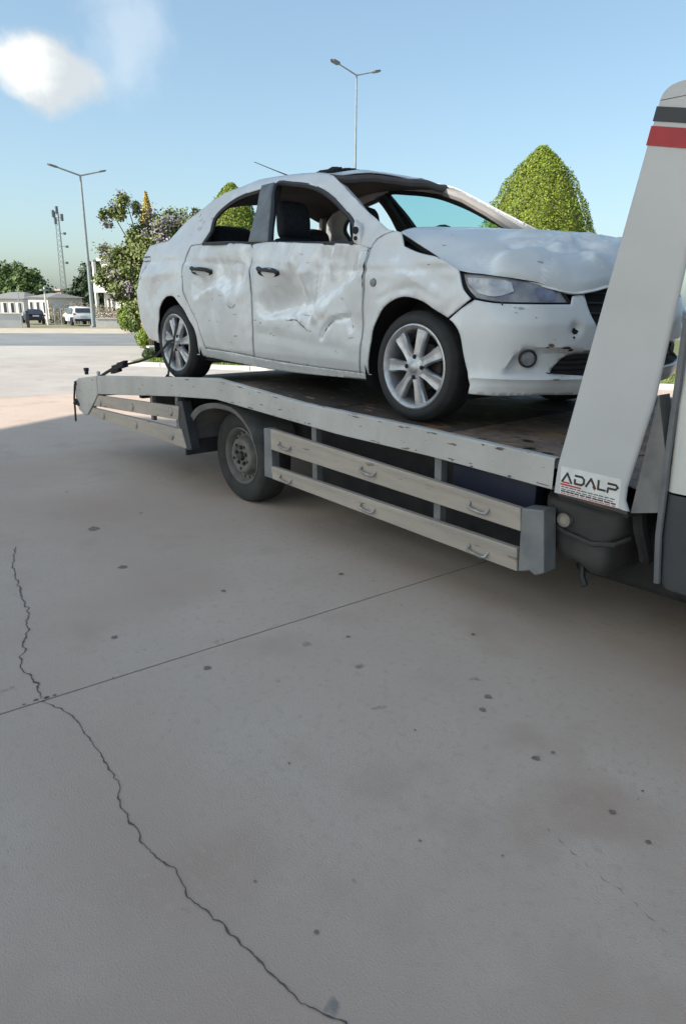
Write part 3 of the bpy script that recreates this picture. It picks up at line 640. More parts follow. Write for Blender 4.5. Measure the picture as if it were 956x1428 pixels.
cushion([(-2.44, 1.08), (-2.32, 1.09), (-2.22, .8), (-2.15, .5), (-2.35, .48)], .16, 1.44, 'seat_back')
for y0, tz in ((.22, 0), (1.02, .04)): cushion([(-2.48, 1.19+tz), (-2.36, 1.20+tz), (-2.30, 1.12+tz), (-2.32, 1.03+tz), (-2.46, 1.02+tz)], y0, y0+.36, 'headrest')
cushion([(-2.30, .50), (-1.9, .54), (-1.85, .42), (-2.3, .40)], .16, 1.44, 'seat_cushion')
MB().box((-2.75, .2, 1.0), (-2.42, 1.40, 1.03)).build('parcel_shelf', 'inner', CAR, smooth=False)

# front surface: bumper, headlights, grille
XY = [-.06, -.04, -.02, .02, .09, .2, .38, .6, .8]; XX = [-.2, .25, .39, .5, .6, .7, .78, .83, .85]
cxy = catmull(list(zip(XY, XX)), 12); CY = [p[0] for p in cxy]; CX = [p[1] for p in cxy]
acc = [0]
for i in range(1, len(cxy)): acc.append(acc[-1]+math.hypot(cxy[i][0]-cxy[i-1][0], cxy[i][1]-cxy[i-1][1]))
def offz(z): return lerp([.1, .2, .25, .3, .42, .55, .7, .82, .9], [-.06, -.035, -.005, 0, 0, 0, -.08, -.18, -.24], z)
def s_of_y(y): return lerp(CY, acc, y)
def fs_pt(s, z, inset=0):
    y = lerp(acc, CY, s); x = lerp(acc, CX, s); y2 = lerp(acc, CY, s+.01); x2 = lerp(acc, CX, s+.01); x1 = lerp(acc, CX, s-.01); y1 = lerp(acc, CY, s-.01)
    t = Vector((x2-x1, y2-y1)); t = t.normalized() if t.length > 1e-9 else Vector((0, 1)); nrm = Vector((t.y, -t.x))
    return Vector((x+offz(z)-nrm.x*inset, y-nrm.y*inset, z))
SC = acc[-1]
bo = [(.25, .5645, -.0379), (.3437, .6266, -.0201), (.3839, .6593, -.0007), (0, .6436, .0448), (0, .6406, .171), (0, .6424, .3398), (0, .6814, .3665), (0, .6922, .4402), (0, .611, .4376+.0), (0, .55, .452)]
outb = [(s_of_y(y), z) for x, z, y in bo]
gy = [(.452, .55), (.50, .49), (.58, .455), (.8, .45)]
outb = outb[:-1]+[(s_of_y(y), z) for y, z in gy]+[(SC, .19), (s_of_y(.6), .192), (s_of_y(.4176), .2), (s_of_y(.1878), .2059), (s_of_y(.0549), .1979), (s_of_y(-.0087), .2006), (s_of_y(-.0244), .372), (s_of_y(-.0316), .4994)]
intk = [(s_of_y(.2316), .3121), (s_of_y(.2955), .3824), (s_of_y(.36), .402), (s_of_y(.5), .405), (SC-.004, .405), (SC-.004, .295), (s_of_y(.5), .295), (s_of_y(.4066), .299)]
fogc = (s_of_y(.132), .383)
def bin_(s, z):
    """shape of the bumper skin: scoop round the fog lamp, lip at the bottom, knocks"""
    y = lerp(acc, CY, s); i = 0
    zt = lerp([s_of_y(.05), s_of_y(.087), s_of_y(.119), s_of_y(.264), s_of_y(.42), SC], [.30, .395, .435, .428, .415, .41], s)
    i += .045*sstep(zt+.012, zt-.02, z)*sstep(.295, .325, z)*sstep(s_of_y(.035), s_of_y(.10), s)
    i -= .010*sstep(.02, 0, abs(z-.285))
    i += .012*noise.noise(Vector((s*6, z*7, 4)))*.5
    i += .03*sstep(.05, .0, math.hypot(s-s_of_y(.34), (z-.53)))
    return i
vs, fs = tri_fill(round_poly(outb, .02, 30), .018, [round_poly(intk, .02, 50)])
b = MB(); b.add([fs_pt(s, z, bin_(s, z)) for s, z in vs], fs)
b.add([mir(fs_pt(s, z, bin_(s, z))) for s, z in vs], fs)
ob = b.build('front_bumper', 'paint', CAR, sharp=50); ob.modifiers.new('solid', 'SOLIDIFY').thickness = .005
bumper = ob
def mirrow(r): return [mir(p) for p in r]
# grille and lower intake behind the openings
def fillpanel(nm, m_, out, ins, both=True, step=.04):
    vs, fs = tri_fill(out, step); b = MB(); b.add([fs_pt(s, z, ins) for s, z in vs], fs)
    if both: b.add([mir(fs_pt(s, z, ins)) for s, z in vs], fs)
    return b.build(nm, m_, CAR)
gp = [(s_of_y(.43), .74), (s_of_y(.425), .60), (s_of_y(.44), .54), (s_of_y(.50), .47), (SC, .43), (SC, .76), (s_of_y(.6), .755)]
grl = fillpanel('grille', 'gap', dens(gp, .05), .035)
for z in (.50, .55, .60, .65, .70):
    s0 = s_of_y(.44 if z > .54 else .50)+.012
    pts = [fs_pt(s0+(SC-s0)*k/8, z, .022) for k in range(9)]; MB().tube(pts+[mir(p) for p in pts[::-1][1:]], .006, 6).build('grille_bar', 'black', grl)
intm = fillpanel('lower_intake', 'black', dens([(s_of_y(.21), .29), (s_of_y(.28), .41), (SC, .42), (SC, .28)], .05), .065)
for z in (.325, .35, .375):
    pts = [fs_pt(s_of_y(.27)+(SC-s_of_y(.27))*k/8, z, .062) for k in range(9)]; MB().tube(pts+[mir(p) for p in pts[::-1][1:]], .005, 6).build('intake_bar', 'gap', intm)
for g_ in (lambda p: p, mir):
    c = fs_pt(fogc[0], fogc[1], .036); P = []
    t = (fs_pt(fogc[0]+.01, fogc[1])-fs_pt(fogc[0]-.01, fogc[1])).normalized(); nrm = Vector((t.y, -t.x, 0)); dirn = (nrm+Vector((.3, 0, 0))).normalized(); sd = dirn.cross(up).normalized()
    for r, d in ((.044, -.01), (.044, .012), (.038, .016), (.034, .004)): P.append([g_(c+(sd*math.cos(2*PI*k/24)+up*math.sin(2*PI*k/24))*r+dirn*d) for k in range(25)])
    fg = MB().grid(P).build('fog_lamp', 'black', CAR)
    P = [[g_(c+(sd*math.cos(2*PI*k/24)+up*math.sin(2*PI*k/24))*r+dirn*d) for k in range(25)] for r, d in ((.034, .004), (.02, .008), (.0005, .010))]
    MB().grid(P).build('lens', 'lens', fg)
hl = [(-.002, .7851), (.0388, .7812), (.0805, .7711), (.1437, .7584), (.2416, .7372), (.3199, .7029), (.3412, .6491), (.1731, .6472), (.0461, .6503), (-.001, .6674), (-.009, .714)]
ho = round_poly([(s_of_y(y), z) for y, z in hl], .015, 45)
hx = sum(p[0] for p in ho)/len(ho); hz_ = sum(p[1] for p in ho)/len(ho)
for g_ in (lambda p: p, mir):
    vs, fs = tri_fill(ho, .03)
    h = MB().add([g_(fs_pt(s, z, .012)) for s, z in vs], fs).build('headlight', 'lens', CAR)
    P = [[g_(fs_pt(hx+(s-hx)*k, hz_+(z-hz_)*k, i_)) for s, z in ho+ho[:1]] for k, i_ in ((1.035, .014), (1.03, .002), (.985, .001), (.955, .010))]
    MB().grid(P).build('headlight_rim', 'gap', h)
    q = [(s, z) for s, z in ((s_of_y(.0), .735), (s_of_y(.005), .765), (s_of_y(.09), .755), (s_of_y(.12), .742), (s_of_y(.11), .70), (s_of_y(.05), .675), (s_of_y(.01), .69))]
    vs2, fs2 = tri_fill(round_poly(q, .03), .04); MB().add([g_(fs_pt(s, z, .007-.004*math.sin(s*60))) for s, z in vs2], fs2).build('reflector', 'refl', h)
    cc = fs_pt(s_of_y(.235), .69, .006); MB().add([g_(cc)]+[g_(fs_pt(s_of_y(.235)+.055*math.cos(2*PI*k/16), .69+.034*math.sin(2*PI*k/16), .010)) for k in range(16)], [(0, 1+k, 1+(k+1) % 16) for k in range(16)]).build('lamp_projector', 'lampblue', h)
# scrapes and holes in the bumper
def blotch(s, z, rs, rz, nm, m_, seed):
    vs = [(s, z)]+[(s+rs*math.cos(a)*(.6+.8*abs(noise.noise(Vector((math.cos(a)*1.3, math.sin(a)*1.3, seed))))), z+rz*math.sin(a)*(.6+.8*abs(noise.noise(Vector((math.cos(a)*1.3, math.sin(a)*1.3, seed+4)))))) for a in [2*PI*k/14 for k in range(14)]]
    MB().add([fs_pt(p, q, bin_(p, q)-.003) for p, q in vs], [(0, 1+k, 1+(k+1) % 14) for k in range(14)]).build(nm, m_, bumper)
sy = s_of_y
for (y, z, a, c_, nm, m_) in ((.34, .515, .022, .020, 'broken_hole', 'gap'), (.325, .487, .010, .007, 'broken_hole', 'gap'), (.29, .437, .035, .007, 'scrape_and_fold_shade', 'gap'), (.32, .425, .018, .008, 'scrape_and_fold_shade', 'gap'), (.215, .45, .020, .010, 'scrape_and_fold_shade', 'yellow'), (.2, .44, .012, .004, 'scrape_and_fold_shade', 'gap'), (.23, .315, .022, .006, 'scrape_and_fold_shade', 'gap'), (.25, .285, .028, .004, 'scrape_and_fold_shade', 'dark'), (.06, .642, .006, .010, 'scrape_and_fold_shade', 'dark')):
    blotch(sy(y), z, a, c_, nm, m_, y*40)

# bonnet
C0 = [(-.22, .10, 1.015), (-.08, .085, .95), (.06, .07, .885), (.14, .045, .85), (.20, .02, .828), (.24, .01, .815), (.28, .0, .806)]
C1 = [(-.25, .22, 1.045), (-.02, .20, 1.00), (.22, .18, .935), (.38, .16, .88), (.47, .16, .83), (.53, .17, .785), (.57, .20, .742)]
C2 = [(-.28, .42, 1.068), (.03, .40, 1.035), (.33, .38, .985), (.53, .37, .925), (.64, .37, .85), (.70, .375, .765), (.715, .39, .70)]
C3 = [(-.31, .62, 1.08), (.02, .61, 1.055), (.38, .6, 1.01), (.58, .6, .965), (.70, .61, .885), (.765, .62, .80), (.775, .62, .738)]
C4 = [(-.33, .80, 1.085), (.0, .8, 1.062), (.42, .8, 1.02), (.61, .8, .98), (.73, .8, .90), (.80, .8, .81), (.80, .8, .75)]
cols = [C0, C1, C2, C3, C4]; cols += [[tuple(mir(p)) for p in c] for c in (C3, C2, C1, C0)]
fine = [catmull(c, 14) for c in cols]; rows = [catmull([fine[j][i] for j in range(len(fine))], 13) for i in range(len(fine[0]))]
G_ = []
NR = len(rows)
for i, r in enumerate(rows):
    out = []
    for j, p in enumerate(r):
        u = i/(NR-1); e = min(1, j/8, (len(r)-1-j)/8, i/8, (NR-1-i)/5)
        front = sstep(.25, .6, u)
        d = (.022*front+.008)*((crumple(p[0]*1.3, p[1]*1.3, 3.2, 11)-.6)+1.15*front*(crumple(p[0]*1.6, p[1], 5.5, 4)-.55))*e+.018*front*e*noise.noise(Vector((p[0]*7, p[1]*5, 8)))
        for Q in ([(.30, .30), (.48, .42), (.50, .60), (.62, .74)], [(.42, .25), (.55, .50), (.66, .55)], [(.25, .62), (.40, .80), (.58, .92)], [(.50, .85), (.62, 1.05), (.55, 1.25)], [(.10, .35), (.22, .48)]):
            d += (ridge(Q, p[0], p[1], .016, .035)-ridge([(a_+.04, b_+.02) for a_, b_ in Q], p[0], p[1], .012, .04))*e
        d += ridge([(.45, .30), (.60, .42), (.62, .62), (.70, .72)], p[0], p[1], .020, .07)*e-ridge([(.35, .42), (.52, .55), (.55, .75)], p[0], p[1], .018, .08)*e
        out.append((p[0]-.3*d*front, p[1], p[2]-d))
    G_.append(out)
ob = MB().grid(G_).build('hood', 'paint', CAR, sharp=42); ob['label'] = 'buckled bonnet dented along its front edge'
q = ob.modifiers.new('solid', 'SOLIDIFY'); q.thickness = .008; q.offset = -1
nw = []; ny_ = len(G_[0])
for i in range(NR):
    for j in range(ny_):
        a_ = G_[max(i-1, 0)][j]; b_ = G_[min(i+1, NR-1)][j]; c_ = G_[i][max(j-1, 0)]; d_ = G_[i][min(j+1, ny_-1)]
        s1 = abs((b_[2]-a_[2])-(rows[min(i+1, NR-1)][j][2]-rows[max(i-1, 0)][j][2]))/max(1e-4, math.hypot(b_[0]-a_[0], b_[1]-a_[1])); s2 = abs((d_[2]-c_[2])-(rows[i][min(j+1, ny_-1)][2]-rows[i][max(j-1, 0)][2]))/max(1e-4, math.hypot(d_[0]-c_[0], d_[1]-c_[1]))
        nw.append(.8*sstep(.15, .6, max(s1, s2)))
nw += [0.0]*(len(ob.data.vertices)-len(nw)); ob.data.attributes.new('fold_highlight', 'FLOAT', 'POINT').data.foreach_set('value', nw[:len(ob.data.vertices)])
P = [[(p[0]-.05*(i/(NR-1)), p[1], p[2]-.055-.02*min(1, abs(j-len(r)/2)/len(r))) for j, p in enumerate(r)] for i, r in enumerate(rows)]
MB().grid(P).build('hood_lining', 'gap', CAR)
MB().box((.30, .36, .45), (.66, 1.26, .72)).build('radiator', 'gap', CAR, smooth=False)
# dark gap along the bonnet's near edge, cowl
MB().tube([(p[0], p[1]+.02, p[2]-.022) for p in fine[0]], .014, 6).build('panel_gap', 'gap', CAR)
b = MB(); P = []
for k in range(13):
    y = .10+1.40*k/12; t_ = .05*(y-.8); P.append([(-.20, y, 1.0+.04*math.sin(PI*k/12)+t_), (-.34, y, .985+.04*math.sin(PI*k/12)+t_), (-.44, y, .985+.03*math.sin(PI*k/12)+t_)])
b.grid(P); b.build('cowl', 'black', CAR)
# mirror stump, side repeater, handles, tail lamp, trims
b = MB(); mx = Vector((-.487, fy(-.487, 1.02), 1.02))
b.add([mx+Vector((dx, -.018, dz)) for dx, dz in ((-.035, -.05), (.045, -.06), (.02, .03), (-.02, .07))]+[mx+Vector((dx*1.2, .02, dz*1.15)) for dx, dz in ((-.035, -.05), (.045, -.06), (.02, .03), (-.02, .07))], [(0, 1, 2, 3), (4, 7, 6, 5), (0, 4, 5, 1), (1, 5, 6, 2), (2, 6, 7, 3), (3, 7, 4, 0)])
ob = b.build('mirror_base', 'paint', CAR, smooth=False, bevel=.012)
for dz, r_ in ((.012, .020), (-.03, .012)): MB().lathe([(.0005, -.0), (r_, -.0), (r_, .01)], mx+Vector((0, -.026, dz)), 14).build('mirror_socket', 'gap', ob)
MB().lathe([(.0005, -.010), (.020, -.008), (.024, 0), (.024, .012)], (-.285, fy(-.285, .747)+dent(-.285, .747)-.004, .747), 18).build('side_repeater', 'lens', CAR)
for (xa, za, xb, zb, dr) in ((-1.4164, .8334, -1.159, .8187, fd_near), (-2.3098, .8593, -2.0743, .8486, rd_near)):
    n = 12; P = []
    cx_, cz_ = (xa+xb)/2, (za+zb)/2-.004; sl_ = (zb-za)/(xb-xa)
    def oval(hx, hz, dx, dz, pr, nm, m_, par):
        vs = []
        for k in range(24):
            a = 2*PI*k/24; x = cx_+dx+hx*math.cos(a); z = cz_+dz+sl_*(x-cx_)+hz*math.sin(a); vs.append((x, fy(x, z)+dent(x, z)-pr, z))
        x, z = cx_+dx, cz_+dz+sl_*dx
        return MB().add([(x, fy(x, z)+dent(x, z)-pr*.6, z)]+vs, [(0, 1+k, 1+(k+1) % 24) for k in range(24)]).build(nm, m_, par)
    oval((xb-xa)*.5, .030, 0, 0, .007, 'handle_recess', 'gap', dr)
    oval((xb-xa)*.27, .020, .01, -.012, .010, 'handle_cup', 'paint', dr)
    gl_ = []
    for k in range(11):
        t = k/10; x = xa+(xb-xa)*t; z = za+(zb-za)*t+.016-.012*t; gl_.append((x, fy(x, z)+dent(x, z)-.010-.026*math.sin(PI*t)**.6, z))
    MB().tube(gl_, [.008, .016, .017]+[.011]*6+[.010, .006], 8).build('door_handle', 'black', dr)
tv = [(-3.20, 1.0), (-3.03, .985), (-3.0, .955), (-3.07, .90), (-3.16, .80), (-3.27, .80), (-3.32, .90)]
vs, fs = tri_fill(round_poly(tv, .03), .03)
for g_ in (lambda p: Vector(p), mir):
    tl = MB().add([g_((x, fy(x, z)+dent(x, z)-.007, z)) for x, z in vs], fs).build('tail_light', 'tail', CAR)
    for z in (.985, .95): MB().tube([g_((x, fy(x, z)+dent(x, z)-.010, z)) for x in (-3.18, -3.12, -3.06, -3.02)], .005, 5).build('lamp_strip', 'trim', tl)

# wheels of the car
SP = 7
def make_wheel(c, R, rr, m_tyre, m_rim, a0):
    """tyre part with spokes, nuts and brake disc below it; c = centre of the outer face, the wheel stands in +y"""
    b = MB(); w = .20; k = R-rr
    b.lathe([(rr-.012, .022), (rr, .004), (rr+.25*k, -.004), (rr+.6*k, -.006), (R-.022, .004), (R-.006, .018), (R, .036), (R, w-.036), (R-.006, w-.018), (rr, w)], c, 64)
    ty = b.build('wheel', m_tyre, CAR, loc=c, sharp=60)
    for gy_ in (.062, .10, .138):
        pass
    P = [(rr-.004, .006), (rr+.004, -.001), (rr-.004, -.004), (rr-.016, .004), (rr-.026, .020), (rr-.03, .10), (rr-.03, .19)]
    MB().lathe(P, c, 64).build('rim', m_rim, ty)
    for s in range(SP):
        a = a0+2*PI*s/SP; rad = Vector((math.cos(a), 0, math.sin(a))); tan = Vector((-math.sin(a), 0, math.cos(a))); P = []
        for t in range(9):
            u = t/8; r = .045+(rr-.016-.045)*u; hw = .030-.006*math.sin(PI*min(1, u*1.4))+.006*u+.004*u*u; y = .020-.012*math.sin(PI*.5*(1-u))-.006*u
            q = Vector(c)+rad*r
            P.append([q+tan*(-hw)+Vector((0, y+.032, 0)), q+tan*(-hw)+Vector((0, y+.008, 0)), q+tan*(-hw*.78)+Vector((0, y, 0)), q+tan*(-hw*.28)+Vector((0, y+.004, 0)), q+Vector((0, y+.0055, 0)), q+tan*(hw*.28)+Vector((0, y+.004, 0)), q+tan*(hw*.78)+Vector((0, y, 0)), q+tan*hw+Vector((0, y+.008, 0)), q+tan*hw+Vector((0, y+.032, 0))])
        MB().grid(P).build('spoke', m_rim, ty)
    MB().lathe([(.0005, -.004), (.024, -.002), (.030, .003), (.034, .006), (.062, .009), (.068, .016), (.068, .04)], c, 32).build('hub', m_rim, ty)
    for n in range(4):
        a = a0+.2+PI/2*n; q = Vector(c)+Vector((math.cos(a)*.055, 0, math.sin(a)*.055)); MB().lathe([(.0005, .004), (.011, .003), (.013, .009), (.013, .02)], q, 12).build('lug_nut', 'gap', ty)
    MB().lathe([(.0005, .075), (.13, .075), (.135, .08), (.135, .10)], c, 32).build('brake_disc', 'brake', ty)
    MB().lathe([(.0005, .15), (rr-.03, .15)], c, 32).build('wheel_back', 'gap', ty)
    return ty
wf = make_wheel((0, 0, .305), .299, .226, 'rubber', 'alloy', math.radians(78))
wr = make_wheel((-2.652, 0, .305), .299, .226, 'rubber', 'alloy', math.radians(62))
for w_, x in ((wf, 0), (wr, -2.652)):
    c = dup(w_, (x+1.3, .8, .305)); c.rotation_euler.z = PI; c.location = Vector((x, 1.6, .305))-Vector((-1.3, .8, 0))

# ------------------------------------------------------------------ the flatbed tow truck
TR = thing('tow_truck', 'grey white flatbed tow truck carrying the battered car, with slatted side guards', 'tow truck', (-1.0, .85, -.8))
RT = [(-4.1192, -.1161), (-4.0316, -.0787), (-3.5164, -.0141), (-1.5645, .1298), (-.6072, .0665), (.4116, .0472), (1.1265, .0248)]
RB = [(1.1249, -.1113), (.4198, -.0835), (-.2813, -.075), (-1.5763, -.0166), (-2.1988, -.0617), (-3.58, -.1855)]
FAR = lambda y: 1.70-y
def zr(x): return lerp([p[0] for p in RT]+[1.6], [p[1] for p in RT]+[.005], x)
def zb(x): return lerp([p[0] for p in RB[::-1]]+[1.6], [p[1] for p in RB[::-1]]+[-.13], x)
tail = [(-4.1192, -.1161), (-4.0316, -.0787), (-3.60, -.022), (-3.60, -.1855), (-3.8844, -.4066), (-3.9645, -.4241), (-4.0901, -.3839), (-4.1394, -.2693)]
xs = [-3.597+.1*k for k in range(48)]; xs = [x for x in xs if x < 1.60]; xs = sorted(xs+[-1.5645, -1.62, -1.5])
for far in (0, 1):
    b = MB(); P = []
    g_ = (lambda y: FAR(y)) if far else (lambda y: y)
    for i, x in enumerate(xs):
        j = .004*noise.noise(Vector((x*9, 1, far)))*(x > -1.6); j2 = .003*noise.noise(Vector((x*6, 7, far)))
        zt, zl = zr(x), zb(x)
        P.append([(x, g_(-.245), zt-.055), (x, g_(-.25), zt-.006+j), (x, g_(-.258), zt+j), (x, g_(-.294), zt+j*.6), (x, g_(-.300), zt-.007), (x, g_(-.300+j2), (zt+zl)/2), (x, g_(-.300), zl+.004), (x, g_(-.294), zl), (x, g_(-.23), zl)])
    b.grid(P); ob = b.build('side_rail', 'rail', TR, sharp=30)
    tp = MB().prism(tail, g_(-.304) , g_(-.245)).build('tail_plate', 'rail', TR, smooth=False, bevel=.006)
    MB().tube([(-3.9, g_(-.27), -.035), (-3.9, g_(-.27), .005)], .018, 10).lathe([(.0005, .018), (.024, .015), (.024, -.012), (.0005, -.014)], (-3.9, g_(-.27), .01), 12, axis='z').build('lock_pin', 'black', tp)
    MB().box((-3.64, g_(-.27)-.012, -.04), (-3.61, g_(-.27)+.012, .015)).build('lug', 'rail', tp, smooth=False, bevel=.004)
    for dz in (-.13, -.33): MB().lathe([(.0005, -.014), (.018, -.012), (.022, .0)], (-4.10+.02*(dz < -.2), g_(-.304), dz), 12).build('bolt', 'black', tp)
rnd = random.Random(23); b = MB()
for i in range(34):
    x = rnd.uniform(-1.5, 1.08)+(.0 if i % 5 else -1.6); top_ = rnd.random() < .55; l_ = rnd.uniform(.01, .09)*(1 if i % 3 else .5); h_ = rnd.uniform(.0015, .0045); z = (zr(x)-.009-rnd.random()*.006) if top_ else (zb(x)+.008+rnd.random()*.01)
    n_ = 7; sl_ = ((zr(x+.05)-zr(x-.05)) if top_ else (zb(x+.05)-zb(x-.05)))/.1
    b.add([(x, -.3042, z)]+[(x+l_*.5*math.cos(2*PI*k/n_)*rnd.uniform(.5, 1), -.3042, z+sl_*l_*.5*math.cos(2*PI*k/n_)+h_*math.sin(2*PI*k/n_)*rnd.uniform(.5, 1.2)) for k in range(n_)], [(0, 1+k, 1+(k+1) % n_) for k in range(n_)])
stuff(b.build('paint_chips', 'deck', TR, smooth=False))
# deck plates
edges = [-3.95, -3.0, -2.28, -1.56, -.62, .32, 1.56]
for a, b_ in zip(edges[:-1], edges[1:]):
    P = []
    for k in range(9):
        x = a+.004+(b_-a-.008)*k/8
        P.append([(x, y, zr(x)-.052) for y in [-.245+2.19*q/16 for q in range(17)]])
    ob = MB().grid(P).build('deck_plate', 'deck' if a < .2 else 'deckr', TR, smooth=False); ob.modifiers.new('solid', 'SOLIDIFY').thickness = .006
    lastplate = ob
    for rx in [a+.06+(b_-a-.12)*k/5 for k in range(6)]:
        if rx > -.7: continue
def deckpatch(x0_, y0_, x1_, y1_, w, seed, nm='paint_stripe', m_='yellow'):
    b = MB(); n = 26; P = []
    for k in range(n+1):
        t = k/n; x = x0_+(x1_-x0_)*t; y = y0_+(y1_-y0_)*t; d = Vector((x1_-x0_, y1_-y0_)).normalized(); p_ = Vector((-d.y, d.x)); ww = w*(.35+.9*abs(noise.noise(Vector((k*.5, seed, 2)))))
        P.append([(x+p_.x*ww, y+p_.y*ww, zr(x)-.0455), (x-p_.x*ww, y-p_.y*ww, zr(x)-.0455)])
    b.grid(P); return b.build(nm, m_, lastplate, smooth=False)
deckpatch(-.62, -.215, .10, -.19, .020, 1); deckpatch(-.40, -.17, -.02, -.15, .010, 5); deckpatch(.95, -.21, 1.2, .35, .022, 2); deckpatch(.72, -.2, .80, .0, .016, 3)
for x, y in ((.80, -.03), (.92, -.06), (1.03, .12), (.70, .1), (1.12, .02), (.86, .2)):
    MB().add([(x, y, zr(x)-.0455)]+[(x+.035*math.cos(2*PI*k/14), y+.016*math.sin(2*PI*k/14), zr(x)-.0455) for k in range(14)], [(0, 1+k, 1+(k+1) % 14) for k in range(14)]).build('deck_slot', 'gap', lastplate, smooth=False)
for y in (.25, 1.36): MB().box((-3.6, y-.05, -.32), (3.3, y+.05, -.12)).build('chassis_beam', 'under', TR, smooth=False, bevel=.006)
for x in (-3.7, -2.9, -2.2, -.95, -.3, .45, 1.1): MB().box((x-.03, -.22, zb(x)-.03), (x+.03, 1.92, zb(x)+.045)).build('cross_member', 'under', TR, smooth=False)
MB().box((-.86, -.02, -.60), (.88, .18, -.13)).build('near_light_blocker', 'under', TR, smooth=False, bevel=.02)  # added box behind the planks, stops light from the far side
MB().box((1.0, .14, -.62), (1.64, 1.5, -.16)).build('gearbox_shield', 'under', TR, smooth=False, bevel=.03)
MB().box((-.2, .5, -.40), (1.0, 1.15, -.14)).build('transmission', 'under', TR, smooth=False, bevel=.03)
MB().box((.40, -.10, -.36), (.90, -.03, -.15)).build('tool_box', 'blue', TR, smooth=False, bevel=.01)
MB().box((-1.05, 1.50, -.66), (.2, 1.93, -.16)).build('far_light_blocker', 'under', TR, smooth=False, bevel=.02)  # added on the far side to keep light out from under the truck
MB().box((.30, 1.45, -.64), (1.35, 1.92, -.16)).build('far_light_blocker_front', 'under', TR, smooth=False, bevel=.02)  # second added far side box, also there to block light
MB().box((1.70, .12, -.64), (3.4, 1.6, -.30)).build('cab_light_blocker', 'under', TR, smooth=False, bevel=.04)  # added block that deepens the shade under the cab
MB().box((-3.4, 1.55, -.55), (-2.3, 1.9, -.2)).build('ramp_box', 'under', TR, smooth=False, bevel=.02)
MB().tube([(-1.6, -.02, -.455), (-1.6, 1.72, -.455)], .05, 10).build('axle', 'under', TR)
MB().box((-2.3, .28, -.33), (-.9, .34, -.27)).box((-2.3, 1.36, -.33), (-.9, 1.42, -.27)).build('leaf_spring', 'under', TR, smooth=False)
